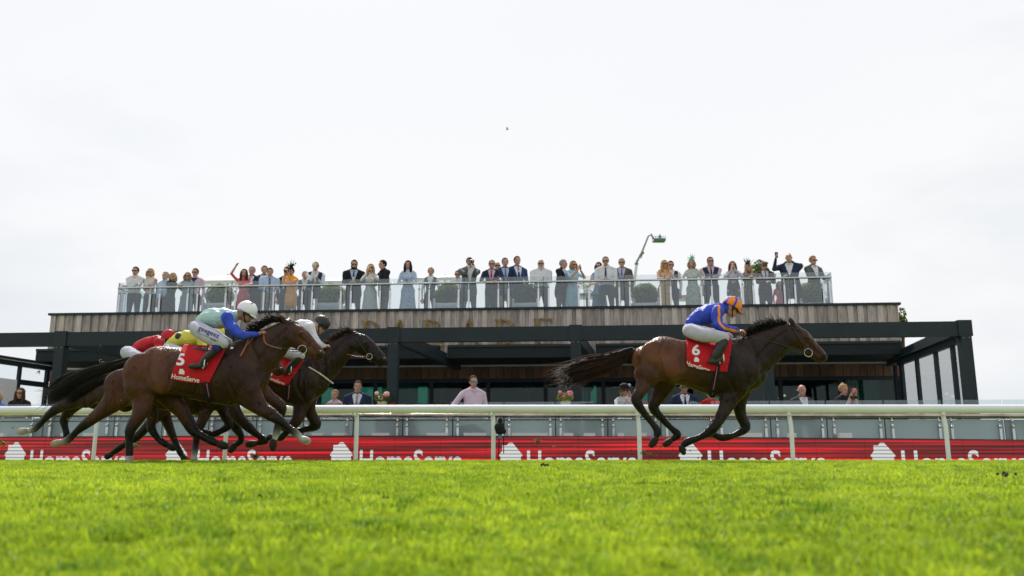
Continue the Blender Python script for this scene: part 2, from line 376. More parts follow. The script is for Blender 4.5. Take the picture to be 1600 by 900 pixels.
def scatter(name, pts, rots, scl, label, coll):
    me = bpy.data.meshes.new(name); me.from_pydata(pts.tolist(), [], []); ob = bpy.data.objects.new(name, me); COL.objects.link(ob)
    a = me.attributes.new('rot', 'FLOAT_VECTOR', 'POINT'); a.data.foreach_set('vector', rots.ravel())
    a = me.attributes.new('scl', 'FLOAT', 'POINT'); a.data.foreach_set('value', scl)
    ng = bpy.data.node_groups.new(name, 'GeometryNodeTree')
    ng.interface.new_socket('Geometry', in_out='INPUT', socket_type='NodeSocketGeometry'); ng.interface.new_socket('Geometry', in_out='OUTPUT', socket_type='NodeSocketGeometry')
    gi = ng.nodes.new('NodeGroupInput'); go = ng.nodes.new('NodeGroupOutput'); ip = ng.nodes.new('GeometryNodeInstanceOnPoints'); ci = ng.nodes.new('GeometryNodeCollectionInfo')
    ci.inputs['Collection'].default_value = coll; ci.inputs['Separate Children'].default_value = True; ci.inputs['Reset Children'].default_value = True
    ip.inputs['Pick Instance'].default_value = True
    n1 = ng.nodes.new('GeometryNodeInputNamedAttribute'); n1.data_type = 'FLOAT_VECTOR'; n1.inputs[0].default_value = 'rot'
    n2 = ng.nodes.new('GeometryNodeInputNamedAttribute'); n2.data_type = 'FLOAT'; n2.inputs[0].default_value = 'scl'
    ng.links.new(gi.outputs[0], ip.inputs['Points']); ng.links.new(ci.outputs[0], ip.inputs['Instance'])
    ng.links.new(n1.outputs[0], ip.inputs['Rotation']); ng.links.new(n2.outputs[0], ip.inputs['Scale']); ng.links.new(ip.outputs[0], go.inputs[0])
    md = ob.modifiers.new('scatter', 'NODES'); md.node_group = ng
    ob['kind'] = 'stuff'; ob['label'] = label; return ob
pl = []
for (y0, y1, dens) in ((1.35, 3, 420), (3, 5.5, 330), (5.5, 9, 210), (9, 14.9, 150)):
    wd = .68*y1+2.2; n = int((y1-y0)*2*wd*dens)
    q = np.column_stack([rng.uniform(-wd, wd, n), rng.uniform(y0, y1, n)]); q = q[np.abs(q[:, 0]) < .68*q[:, 1]+2.2]
    pl.append(q)
q = np.vstack(pl)
def lump(x, y, f): return np.sin(x*f+1.3*np.sin(y*f*.7))*np.sin(y*f*1.1+1.7*np.sin(x*f*.6))
lf = lump(q[:, 0], q[:, 1], 1.9)*.35+lump(q[:, 0], q[:, 1], 3.1)*.4+lump(q[:, 0]+3, q[:, 1], 8.3)*.6
bare = (np.hypot((q[:, 0]+1.12)/.10, (q[:, 1]-2.55)/.10) < 1) | (np.hypot((q[:, 0]+2.02)/.07, (q[:, 1]-6.6)/.2) < 1)
q = q[~bare]; lf = lf[~bare]
z = ground_z(q[:, 1]); sc = (.95+.30*lf+rng.uniform(-.15, .15, len(q)))*np.where(q[:, 1] > 9, .62, np.where(q[:, 1] > 5.5, .8, .95))
rot = np.column_stack([rng.uniform(-.25, .25, len(q)), rng.uniform(-.25, .25, len(q)), rng.uniform(0, 6.28, len(q))])
scatter('grass', np.column_stack([q, z-.004]), rot, np.clip(sc, .35, 1.7), 'bright green turf of the racecourse track', tc_)
del tc_

# ------------------------------------------------------------------ running rail
white_pl = mat('white_plastic', (.74, .77, .82), .38, var=.05, scale=2)
def rail():
    D = 14.2
    u0, z0 = FU(-90, 641.5, D); u1, z1 = FU(1700, 639.0, D)
    t = thing('running_rail', 'white plastic running rail on slim curved posts behind the horses', 'rail', F(0, D, 0))
    b = MB(); n = 40
    b.tube([F(u0+(u1-u0)*i/n, D, z0+(z1-z0)*i/n + .012*math.sin(math.pi*i/n)) for i in range(n+1)], .069, white_pl, n=20, side=(0, 0, 1)); b.build('rail_tube', t)
    for px in (-52, 152, 355, 558, 771, 998, 1235, 1476):
        u, zt = FU(px, 650, D); b = MB(); w = .036
        z_r = z0+(z1-z0)*(u-u0)/(u1-u0)
        b.tube([F(u, D, -.02), F(u, D, .3), F(u, D+.0, .55), F(u-.012, D+.03, z_r-.10), F(u-.03, D+.02, z_r-.03)], w, white_pl, n=12, lat=.7, side=(0, 1, 0), sub=2)
        b.build('post', t)
        if px > 0:
            b = MB(); b.tube([F(u-.032, D-.02, z_r-.075), F(u-.032, D-.01, z_r-.068)], .038, white_pl, n=14); b.tube([F(u-.075, D, z_r), F(u-.068, D, z_r)], .0745, white_pl, n=20, side=(0, 0, 1), cap=False); b.build('joint_sleeve', t)
rail()

# ------------------------------------------------------------------ LED advertising board
def led():
    D = 15.05
    m = bpy.data.materials.new('led_screen'); m.use_nodes = True; nt = m.node_tree; nt.nodes.clear(); l = nt.links.new
    o = N(nt, 'ShaderNodeOutputMaterial'); e = N(nt, 'ShaderNodeEmission'); g = N(nt, 'ShaderNodeBsdfPrincipled'); g.inputs['Base Color'].default_value = (.02, .01, .01, 1)
    ads = N(nt, 'ShaderNodeAddShader'); tc = N(nt, 'ShaderNodeTexCoord'); sp = N(nt, 'ShaderNodeSeparateXYZ'); l(tc.outputs['Object'], sp.inputs[0])
    co = N(nt, 'ShaderNodeCombineXYZ'); l(sp.outputs['Z'], co.inputs['Z'])
    mx = N(nt, 'ShaderNodeMath', operation='MULTIPLY'); mx.inputs[1].default_value = .012; l(sp.outputs['X'], mx.inputs[0]); l(mx.outputs[0], co.inputs['X'])
    n1 = N(nt, 'ShaderNodeTexNoise'); n1.inputs['Scale'].default_value = 17; n1.inputs['Detail'].default_value = 3; l(co.outputs[0], n1.inputs['Vector'])
    cr = N(nt, 'ShaderNodeValToRGB'); E_ = cr.color_ramp.elements; E_[0].position = .42; E_[0].color = (.11, .005, .012, 1); E_[1].position = .62; E_[1].color = (.80, .010, .022, 1)
    k = cr.color_ramp.elements.new(.52); k.color = (.30, .006, .016, 1)
    wv = N(nt, 'ShaderNodeTexWave', wave_type='BANDS', bands_direction='Z'); wv.inputs['Scale'].default_value = 5.2; l(co.outputs[0], wv.inputs['Vector'])
    mr = N(nt, 'ShaderNodeMapRange'); mr.inputs[3].default_value = .45; mr.inputs[4].default_value = 1.15; l(wv.outputs['Fac'], mr.inputs[0])
    vm = N(nt, 'ShaderNodeMix', data_type='RGBA', blend_type='MULTIPLY'); vm.inputs['Factor'].default_value = 1
    l(n1.outputs['Fac'], cr.inputs[0]); l(cr.outputs[0], vm.inputs[6]); l(mr.outputs[0], vm.inputs[7]); l(vm.outputs[2], e.inputs[0]); e.inputs[1].default_value = .95
    l(g.outputs[0], ads.inputs[0]); l(e.outputs[0], ads.inputs[1]); l(ads.outputs[0], o.inputs[0])
    mw = bpy.data.materials.new('led_white'); mw.use_nodes = True; nt = mw.node_tree; nt.nodes.clear(); l = nt.links.new
    o = N(nt, 'ShaderNodeOutputMaterial'); e = N(nt, 'ShaderNodeEmission'); tc = N(nt, 'ShaderNodeTexCoord')
    wv = N(nt, 'ShaderNodeTexWave', wave_type='BANDS', bands_direction='Z'); wv.inputs['Scale'].default_value = 5.2; l(tc.outputs['Object'], wv.inputs['Vector'])
    cr = N(nt, 'ShaderNodeValToRGB'); cr.color_ramp.elements[0].color = (.34, .30, .42, 1); cr.color_ramp.elements[1].color = (.66, .70, .60, 1); cr.color_ramp.elements[0].position = .1; cr.color_ramp.elements[1].position = .5
    l(wv.outputs['Fac'], cr.inputs[0]); l(cr.outputs[0], e.inputs[0]); e.inputs[1].default_value = .92; l(e.outputs[0], o.inputs[0])
    black = mat('black_plastic', (.012, .012, .013), .5)
    u0, z0 = FU(-60, 682.5, D); u1, z1 = FU(1660, 687.5, D); N_ = 24
    def ztop(u): t_ = (u-u0)/(u1-u0); return z0+(z1-z0)*t_+.045*math.sin(math.pi*t_)
    t = thing('advertising_board', 'long red LED advertising board with white lettering along the far rail', 'advertising board', F(0, D, -.3))
    for i in range(N_):
        a = u0+(u1-u0)*i/N_; c = u0+(u1-u0)*(i+1)/N_; b = MB(); bl = black
        v = [F(a+.002, D, -.3), F(c-.002, D, -.3), F(c-.002, D, ztop(c)-.012), F(a+.002, D, ztop(a)-.012)]
        b.add(v, [[0, 1, 2, 3]], m, smooth=False)
        b2 = MB()
        vv = [F(x, d, z_) for (x, zt) in ((a, ztop(a)), (c, ztop(c))) for d in (D+.004, D+.10) for z_ in (-.32, zt)]
        b2.add(vv, [[0, 1, 3, 2], [4, 6, 7, 5], [0, 4, 5, 1], [2, 3, 7, 6], [0, 2, 6, 4], [1, 5, 7, 3]], black, smooth=False)
        p = b2.build('board_cabinet', t); s_ = b.build('screen', p, None)
    def put(V2, T, px, py, name):                      # flat emblem / words shown on the screen
        u, z_ = FU(px, py, D-.003); b = MB(); b.add([F(u+x, D-.003, z_+y) for x, y in V2], T, mw, smooth=False); b.build(name, t)
    for lx, tx0, tx1 in ((26, 48, 200), (277, 308, 457), (534, 562, 722), (798, 823, 995), (1078, 1105, 1290), (1378, 1407, 1604)):
        V2, T = text_geo('HomeServe', 1.0, .018); w = V2[:, 0].max()*2; want = FU(tx1, 706, D)[0]-FU(tx0, 706, D)[0]
        V2 = V2*(want/w); V2[:, 1] *= want*.205/(V2[:, 1].max()*2); hh = V2[:, 1].max()
        ys_ = 703 if lx > 700 else 702.5
        px = (tx0+tx1)/2; u, z_ = FU(px, ys_, D-.003); z_ = z_-hh
        b = MB(); b.add([F(u+x, D-.003, z_+y) for x, y in V2], T, mw, smooth=False); b.build('lettering', t)
        u, z_ = FU(lx, 691.5 if lx > 700 else 691, D-.003); b = MB(); k = 1.06/ppm(700, D)
        for n_, pl_ in enumerate(([(-2.5, 0), (2.5, 0), (17, -17.5), (17, -20), (-17, -20), (-17, -17.5)], [(-15, -19.9), (15, -19.9), (15, -34), (-15, -34)], [(-12.5, -4), (-6.5, -4), (-6.5, -12), (-12.5, -12)])):
            b.add([F(u+x*k, D-.003-.0012*n_, z_+y*k) for x, y in pl_], [list(range(len(pl_)))[::-1]], mw, smooth=False)
        b.build('house_emblem', t)
led()

# ------------------------------------------------------------------ glass balustrades
steel = mat('brushed_steel', (.62, .63, .64), .22, metal=1.0, var=.1, scale=20)
steel_d = mat('handrail_steel', (.55, .55, .54), .15, metal=1.0); steel_b = mat('handrail_steel_brown', (.42, .36, .33), .18, metal=1.0, var=.3, scale=3, stretch=(1, 1, .1))  # lower handrail is steel; its brown mottling is painted in for reflections
clear = glassmat('clear_glass', (.86, .90, .91), refl=.075)
frost = glassmat('frosted_glass', (.5, .6, .62), refl=.03, rough=.3, fog=(.47, .55, .57), fogw=.84)
edge = mat('glass_edge', (.02, .09, .08), .2, spec=.6)
cap_m = mat('white_flashing', (.72, .73, .72), .5)
def lower_fence():
    D = 16.1
    t = thing('glass_balustrade', 'low frosted glass balustrade with steel posts and handrail above the red board', 'balustrade', F(0, D, -.16))
    u0, z0 = FU(-70, 653, D); u1, z1 = FU(1680, 655, D)
    def zt(u): return z0+(z1-z0)*(u-u0)/(u1-u0)
    # post pairs measured from the photograph
    pairs = [(-31, -12), (54, 82), (171, 186), (245, 262), (319, 334), (393, 409), (468, 480), (544, 560), (622, 637), (699, 716), (779, 796), (860, 876), (941, 958), (1024, 1041), (1110, 1126), (1195, 1213), (1283, 1301), (1373, 1392), (1465, 1484), (1559, 1579), (1655, 1676)]
    for i, (a, c) in enumerate(pairs):
        for px in (a, c):
            u, _ = FU(px, 660, D); b = MB()
            b.beam(F(u, D-.05, -.16), F(u, D-.05, zt(u)-.10), .045, .06, steel, up=(0, 1, 0))
            b.ball(F(u, D-.06, zt(u)-.035), (.028, .028, .035), steel); b.tube([F(u, D-.05, zt(u)-.12), F(u, D-.05, zt(u)+.045)], .012, steel, n=8)
            b.tube([F(u, D-.09, zt(u)-.14), F(u, D-.07, zt(u)-.14)], .028, steel, n=12)
            b.build('post', t)
        if i < len(pairs)-1:
            ua = FU((a+c)/2, 660, D)[0]+.012; ub = FU((pairs[i+1][0]+pairs[i+1][1])/2, 660, D)[0]-.012
            b = MB(); b.fbox(ua, ub, D+.0, D+.012, -.14, zt(ua)-.01, frost)
            p = b.build('frosted_panel', t); b = MB(); b.fbox(ua, ub, D+.002, D+.010, zt(ua)-.008, FU(800, 628, D)[1], clear); b.build('clear_panel', p)
            b = MB(); b.fbox(ua-.012, ua-.002, D-.0, D+.012, -.14, zt(ua)+.20, edge); b.build('joint', p)
    b = MB(); n = 30
    b.tube([F(u0+(u1-u0)*i/n, D-.05, zt(u0+(u1-u0)*i/n)+.055) for i in range(n+1)], .040, steel_b, n=14, side=(0, 0, 1)); b.build('handrail', t)
    b = MB(); b.fbox(u0, u1, D-.012, D-.002, zt(0)-.028, zt(0)-.012, mat('dark_channel', (.03, .03, .03), .4)); b.build('channel', t)
    for px0, px1 in ((-8, 8), (97, 113), (132, 152), (196, 218), (345, 357), (488, 504), (520, 538), (582, 608), (667, 700), (725, 760), (800, 856), (880, 896), (912, 930), (965, 975), (1002, 1010), (1150, 1190), (1230, 1243), (1310, 1330)):
        ua, zz = FU(px0, 676.5, D-.3); ub, _ = FU(px1, 676.5, D-.3); b = MB(); b.fbox(ua, ub, D-.35, D-.25, -.16, zz, cap_m)
        tag(b.build('low_box', None, F((ua+ub)/2, D-.3, -.16)), 'low white box on the ground between the red board and the glass', 'box', 'white boxes along the foot of the glass balustrade')  # plain white boxes, not lamps, for the pale rectangles along the glass
lower_fence()

# ------------------------------------------------------------------ the pavilion
dark = mat('anthracite_metal', (.013, .023, .029), .5, var=.15, scale=3, spec=.3)
dark2 = mat('anthracite_fascia', (.007, .014, .017), .55, var=.15, scale=2, spec=.25)
def woodmat(name, c1, c2, c3):
    m = bpy.data.materials.new(name); m.use_nodes = True; nt = m.node_tree; b = nt.nodes['Principled BSDF']; l = nt.links.new; MATS[name] = m
    tc = N(nt, 'ShaderNodeTexCoord'); mp = N(nt, 'ShaderNodeMapping'); mp.inputs['Scale'].default_value = (14, 14, 1.2); l(tc.outputs['Object'], mp.inputs[0])
    n1 = N(nt, 'ShaderNodeTexNoise'); n1.inputs['Scale'].default_value = 3; n1.inputs['Detail'].default_value = 7; l(mp.outputs[0], n1.inputs['Vector'])
    g = N(nt, 'ShaderNodeNewGeometry'); cr = N(nt, 'ShaderNodeValToRGB'); e = cr.color_ramp.elements; e[0].position = .25; e[0].color = (*c1, 1); e[1].position = .75; e[1].color = (*c2, 1)
    a = N(nt, 'ShaderNodeMath', operation='MULTIPLY_ADD'); a.inputs[1].default_value = .38; l(g.outputs['Random Per Island'], a.inputs[0])
    s_ = N(nt, 'ShaderNodeMath', operation='SUBTRACT'); s_.inputs[1].default_value = .19; l(n1.outputs['Fac'], s_.inputs[0]); l(s_.outputs[0], a.inputs[2]); l(a.outputs[0], cr.inputs[0])
    n2 = N(nt, 'ShaderNodeTexNoise'); n2.inputs['Scale'].default_value = 1.3; l(tc.outputs['Object'], n2.inputs['Vector'])
    cr2 = N(nt, 'ShaderNodeValToRGB'); cr2.color_ramp.elements[0].position = .62; cr2.color_ramp.elements[1].position = .75
    mx = N(nt, 'ShaderNodeMix', data_type='RGBA'); l(n2.outputs['Fac'], cr2.inputs[0]); l(cr2.outputs[0], mx.inputs[0]); l(cr.outputs[0], mx.inputs[6]); mx.inputs[7].default_value = (*c3, 1)
    l(mx.outputs[2], b.inputs['Base Color']); b.inputs['Roughness'].default_value = .85
    bp = N(nt, 'ShaderNodeBump'); bp.inputs['Strength'].default_value = .5; bp.inputs['Distance'].default_value = .01; l(n1.outputs['Fac'], bp.inputs['Height']); l(bp.outputs[0], b.inputs['Normal'])
    return m
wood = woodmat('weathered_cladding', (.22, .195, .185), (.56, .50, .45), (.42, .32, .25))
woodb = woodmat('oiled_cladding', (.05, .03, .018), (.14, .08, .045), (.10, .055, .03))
DP = 21.0        # parapet plane
pav_o = thing('pavilion', 'two-storey pavilion with weathered timber parapet, gold lettering and dark glazed ground floor', 'building', F(0, 22, -.16))
def clad(uL, uR, zT, zB, D, m, name, wide=.235, cw=.135):
    b = MB(); u = uL; i = 0
    while u < uR-.02:
        e = min(u+cw, uR); w = random.uniform(-.006, .006)
        zz = zT(u) if callable(zT) else zT
        b.fbox(u, e+w, D-.068, D-.036, zB, zz-.004, m)
        if e < uR-.05: b.fbox(e-.015, min(u+wide+.02, uR), D-.022, D, zB, zz-.002, m)
        u += wide
    return b.build(name, pav_o)
uL, zL = FU(82, 496, DP); uR, zR = FU(1402, 484.5, DP)
zpt = (zL+zR)/2+.08
def zt_(u): return zpt
clad(uL, uR, zpt, FU(1000, 556, DP)[1], DP, wood, 'timber_parapet')
for D_ in (DP+.001,):
    b = MB(); b.fbox(uL+.02, uR-.02, D_, D_+.08, FU(1000, 556, DP)[1], zpt-.01, mat('breather_black', (.01, .01, .01), .9)); b.build('parapet_backing', pav_o)
b = MB(); b.fbox(uL-.06, uR+.06, DP-.11, DP+.40, zpt-.002, zpt+.055, dark); b.build('capping', pav_o)
# return walls of the parapet box
zB = FU(1000, 556, DP)[1]
for uu, sgn in ((uL, 1), (uR, -1)):
    b = MB(); d = DP+.1
    while d < 29: b.fbox(uu if sgn > 0 else uu-.05, uu+.05 if sgn > 0 else uu, d, d+.21, zB, zpt-.004, wood); d += .235
    b.build('side_cladding', pav_o)
    b = MB(); b.fbox(uu-.06 if sgn > 0 else uu-.2, uu+.2 if sgn > 0 else uu+.06, DP+.40, 29.05, zpt-.002, zpt+.055, dark); b.build('side_capping', pav_o)
b = MB(); b.fbox(uL+.1, uR-.1, DP+.1, 29, zB, zB+.2, dark2)
ZD = 3.40      # terrace deck level
b.fbox(uL+.06, uR-.06, DP+.1, 29, ZD-.15, ZD, pav); b.build('roof_deck', pav_o)
# ground-floor walls below
DB = 22.6
uLp, uRp = uL, uR; uL = FU(78, 600, DB)[0]; uR = FU(1408, 600, DB)[0]
zs = FU(1000, 590, DB)[1]
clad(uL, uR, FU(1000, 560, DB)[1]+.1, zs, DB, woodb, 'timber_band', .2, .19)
b = MB(); b.fbox(uL, uR, DB-.12, DB-.06, FU(1000, 569.5, DB-.1)[1]-.02, FU(1000, 569.5, DB-.1)[1]+.02, mat('pale_trim', (.32, .36, .37), .4)); b.build('soffit_trim', pav_o)  # plain pale strip under the soffit, gives off no light
# interior
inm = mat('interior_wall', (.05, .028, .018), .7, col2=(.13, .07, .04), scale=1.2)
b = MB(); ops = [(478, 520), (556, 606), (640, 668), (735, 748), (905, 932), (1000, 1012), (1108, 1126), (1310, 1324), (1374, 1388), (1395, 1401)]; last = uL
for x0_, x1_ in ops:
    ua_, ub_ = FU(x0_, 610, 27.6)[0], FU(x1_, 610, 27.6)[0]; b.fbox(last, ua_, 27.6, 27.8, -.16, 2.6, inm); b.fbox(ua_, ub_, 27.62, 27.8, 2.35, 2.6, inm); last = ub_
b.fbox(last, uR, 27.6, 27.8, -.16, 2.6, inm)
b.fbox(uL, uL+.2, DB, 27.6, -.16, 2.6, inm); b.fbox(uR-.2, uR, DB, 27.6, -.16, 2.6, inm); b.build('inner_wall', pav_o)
rearg = glassmat('rear_glass', (.25, .55, .48), refl=.02)
for x0_, x1_ in ops:
    b = MB(); b.fbox(FU(x0_, 610, 27.6)[0], FU(x1_, 610, 27.6)[0], 27.7, 27.72, -.16, 2.35, rearg); b.build('rear_pane', pav_o)
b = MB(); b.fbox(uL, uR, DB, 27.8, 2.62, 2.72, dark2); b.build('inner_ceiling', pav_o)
# glazing: doors with frames, teal-tinted glass; blinds coloured to add its teal glow
doorg = glassmat('door_glass', (.34, .56, .52), refl=.02)
curt = mat('sea_green_blind', (.16, .42, .36), .8, var=.15, scale=2)
n = 15; uw = (uR-uL)/n
for i in range(n):
    a = uL+uw*i; c = a+uw; b = MB(); fr_ = .05
    b.fbox(a, a+fr_, DB-.03, DB+.05, -.14, zs, dark2); b.fbox(c-fr_, c-.002, DB-.03, DB+.05, -.14, zs, dark2); b.fbox(a+fr_, c-fr_, DB-.03, DB+.05, zs-.10, zs, dark2); b.fbox(a+fr_, c-fr_, DB-.03, DB+.05, -.14, 0, dark2)
    f = b.build('window', pav_o); b = MB(); b.fbox(a+fr_, c-fr_, DB, DB+.02, 0, zs-.1, doorg); b.build('pane', f)
    if i in (1, 4, 6, 9, 14):
        b = MB(); u = a+.1
        while u < c-.5: b.fbox(u, u+.09, DB+.35, DB+.37+random.random()*.03, 0, zs-.05, curt); u += .1
        b.build('blind', f)
pale = mat('pale_column', (.42, .48, .50), .6)
for px in (690, 826, 920, 1100, 1280):
    u, _ = FU(px, 610, 24.5); b = MB(); b.tube([F(u, 24.5, -.16), F(u, 24.5, 1.9), F(u, 24.5, 2.0)], [.05, .05, .16], pale, n=14, side=(1, 0, 0)); b.build('inner_column', pav_o)
lampm = mat('warm_lamp', (1, .55, .22), .5, emit=2.2)
for px, py in ((1218, 622), (1226, 618), (1011, 578), (1150, 578), (1265, 577)):
    u, z_ = FU(px, py, 25); b = MB(); b.ball(F(u, 25, z_), .035, lampm if py > 600 else pale, 8, 6); b.tube([F(u, 25, z_+.03), F(u, 25, 2.62)], .006, dark2, n=5); b.build('pendant_lamp', pav_o)
uL, uR = uLp, uRp
# gold letters: PARADE, drawn as stroked serif capitals
gold = mat('gold_leaf', (.09, .05, .022), .35, metal=1.0, col2=(.30, .21, .08), scale=7, bump=.6, bscale=18)
def letter(ch, pxc, zb, h):
    D = DP-.085; b = MB(); w = h*.72; st = h*.15; th = .035; uc, _ = FU(pxc, 520, D)
    def poly(pts, k=0):
        pts = [(uc+x*h, zb+y*h) for x, y in pts]; n_ = len(pts)
        V = [F(x, D-th-k, y) for x, y in pts]+[F(x, D, y) for x, y in pts]
        b.add(V[:], [list(range(n_))], gold, smooth=False); b.add(V[:], [list(range(n_, 2*n_))[::-1]], gold, smooth=False)
        b.add(V[:], [[i, (i+1) % n_, n_+(i+1) % n_, n_+i] for i in range(n_)], gold, smooth=False)
    def bowl(x0, y0, y1, wd, s1, s2):
        cy, ry = (y0+y1)/2, (y1-y0)/2; m_ = 12; a_ = [-math.pi/2+math.pi*i/m_ for i in range(m_+1)]
        for i in range(m_):
            q = []
            for t in (a_[i], a_[i+1]):
                k = s2+(s1-s2)*abs(math.sin(t)); q.append(((x0+(wd)*math.cos(t), cy+ry*math.sin(t)), (x0+max(0, wd-s2)*math.cos(t), cy+(ry-k)*math.sin(t))))
            poly([q[0][0], q[1][0], q[1][1], q[0][1]], .001*i % .003)
    if ch in 'PRDE':
        poly([(-.30, 0), (-.16, 0), (-.16, 1), (-.30, 1)]); poly([(-.40, 0), (-.06, 0), (-.06, .045), (-.40, .045)], .004); poly([(-.40, .955), (-.10, .955), (-.10, 1), (-.40, 1)], .004)
    if ch == 'P': bowl(-.16, .48, 1.0, .42, .05, .12)
    if ch == 'R': bowl(-.16, .50, 1.0, .40, .05, .12); poly([(-.02, .52), (.10, .52), (.40, .03), (.30, -.02), (.22, .02)], .005); poly([(.2, 0), (.48, 0), (.48, .045), (.2, .045)], .007)
    if ch == 'D': bowl(-.16, 0, 1.0, .58, .05, .14)
    if ch == 'E':
        for y in (0, .48, .955): poly([(-.16, y), (.26, y), (.26, y+.045), (-.16, y+.045)])
        poly([(.22, .955), (.28, .78), (.30, 1)], .005); poly([(.22, .045), (.30, .26), (.30, 0)], .005)
    if ch == 'A':
        poly([(-.05, 1.02), (.05, 1.02), (.40, 0), (.25, 0)]); poly([(-.045, .98), (.01, .90), (-.28, 0), (-.36, 0)], .004); poly([(-.24, .28), (.24, .28), (.22, .34), (-.22, .34)], .006)
        poly([(-.45, 0), (-.20, 0), (-.20, .04), (-.45, .04)], .008); poly([(.16, 0), (.48, 0), (.48, .04), (.16, .04)], .008)
    b.build('letter', pav_o)
zb_ = FU(700, 541, DP)[1]
for ch, pc in zip('PARADE', (581, 624, 677, 733, 790, 851)):
    letter(ch, pc, zb_, FU(700, 500.5, DP)[1]-zb_)

# ------------------------------------------------------------------ pergola in front
def pergola():
    D = 16.9; t = thing('pergola', 'dark grey metal pergola with square posts and a long front beam', 'pergola', F(0, D, -.16))
    posts = [95, 355, 615, 900, 1198, 1510]
    def zb(u, y0=None): return None
    uA, zA0 = FU(-80, 522.0, D); uB, zB0 = FU(1512, 502.6, D)
    def zt(u): return zA0+(zB0-zA0)*(u-uA)/(uB-uA)
    def zlow(u): return zt(u)-.285
    skew = .10            # the roof joists run slightly askew to the front beam
    b = MB(); v = [F(u, d, z_) for u in (uA, uB) for d in (D-.08, D+.08) for z_ in (zlow(u), zt(u))]
    b.add(v, [[0, 1, 3, 2], [4, 6, 7, 5], [0, 4, 5, 1], [2, 3, 7, 6], [0, 2, 6, 4], [1, 5, 7, 3]], dark, smooth=False); b.build('front_beam', t)
    for px in posts:
        u, _ = FU(px, 560, D)
        if px == 1510: u = uB-.10
        b = MB(); b.fbox(u-.10, u+.10, D-.10, D+.10, -.16, zt(u)+.012, dark)
        b.fbox(u-.13, u+.13, D-.105, D+.095, zlow(u)-.005, zt(u)+.02, dark)
        for sx_ in (-.05, .05): b.ball(F(u+sx_, D-.108, zlow(u)-.04), .009, steel, 6, 5)
        b.build('post', t)
        # joist to the building
        b = MB(); DE = 22.45
        p = F(u, D+.1, zlow(u)+.14); q = F(u+(DE-D)*skew, DE, zlow(u)+.14); b.beam(p, q, .14, .27, dark); b.build('joist', t)
    us = [FU(px, 560, D)[0] for px in posts]; us[-1] = uB-.10; us = [FU(-165, 560, D)[0]]+us
    for a, c in zip(us[:-1], us[1:]):
        z1 = FU(1000, 537, 20.85)[1]; z0 = FU(1000, 557, 20.85)[1]; o = 3.95*skew
        b = MB(); v = [F(x+(.10 if k == 0 else -.10)+o+(d-20.85)*skew, d, z_) for k, x in enumerate((a, c)) for d in (20.85, 22.4) for z_ in (z0, z1)]
        b.add(v, [[0, 1, 3, 2], [4, 6, 7, 5], [0, 4, 5, 1], [2, 3, 7, 6], [0, 2, 6, 4], [1, 5, 7, 3]], dark2, smooth=False)
        p = b.build('roof_panel', t); b = MB(); u_a, u_c = a+.11+o, c-.11+o; b.fbox(u_a, u_c, 20.81, 20.848, z1-.05, z1+.01, dark); b.build('gutter', p)
    # glazed side screens
    sg = glassmat('screen_glass', (.91, .935, .94), refl=.0)
    for side_ in (1, -1):
        DE = 21.1
        if side_ > 0: u0_ = uB-.10; sk = (FU(1411, 600, DE)[0]-u0_)/(DE-D); ds = [D+.1, 17.57, 18.6, 19.9, DE]
        else: sk = skew; u0_ = FU(72, 600, DE)[0]-(DE-D)*sk; ds = [D, 18.0, 19.1, 20.13, DE]
        def pt(d, z_): return F(u0_+(d-D)*sk, d, z_)
        zt1 = FU(1498, 534, D)[1] if side_ > 0 else FU(30, 573, 20.13)[1]; b = MB(); b.beam(pt(D+.1, zt1+.06), pt(DE+.2, zt1+.06), .10, .12, dark); b.beam(pt(D+.1, zt1+.17), pt(DE+.2, zt1+.17), .22, .05, dark); b.build('side_beam', t)
        for i, d in enumerate(ds[1:]):
            b = MB(); b.beam(pt(d, -.16), pt(d, zt1), .07, .13 if d == DE else .09, dark, up=(0, 1, 0)); b.build('mullion', t)
        for a, c in zip(ds[:-1], ds[1:]):
            b = MB(); b.add([pt(a, .1), pt(c, .1), pt(c, zt1), pt(a, zt1)], [[0, 1, 2, 3]], sg, smooth=False); b.build('side_pane', t)
        if side_ < 0:
            b = MB(); b.beam(pt(ds[3]+.04, 1.90), pt(DE, 1.90), .06, .13, dark); b.build('transom', t)
            b = MB(); b.beam(pt(D, .92), pt(ds[3]-.05, .92), .02, 2.05, cap_m); b.build('lower_panel', t)
        # return to the building
        b = MB(); e0 = pt(DE+.06, 0); b.beam(pt(DE+.10, -.16)+F(-.10*side_, .08, 0)-F(0, 0, 0), pt(DE+.10, zt1)+F(-.10*side_, .08, 0), .06, .10, dark, up=(0, 1, 0)); b.build('corner_post', t)
pergola()

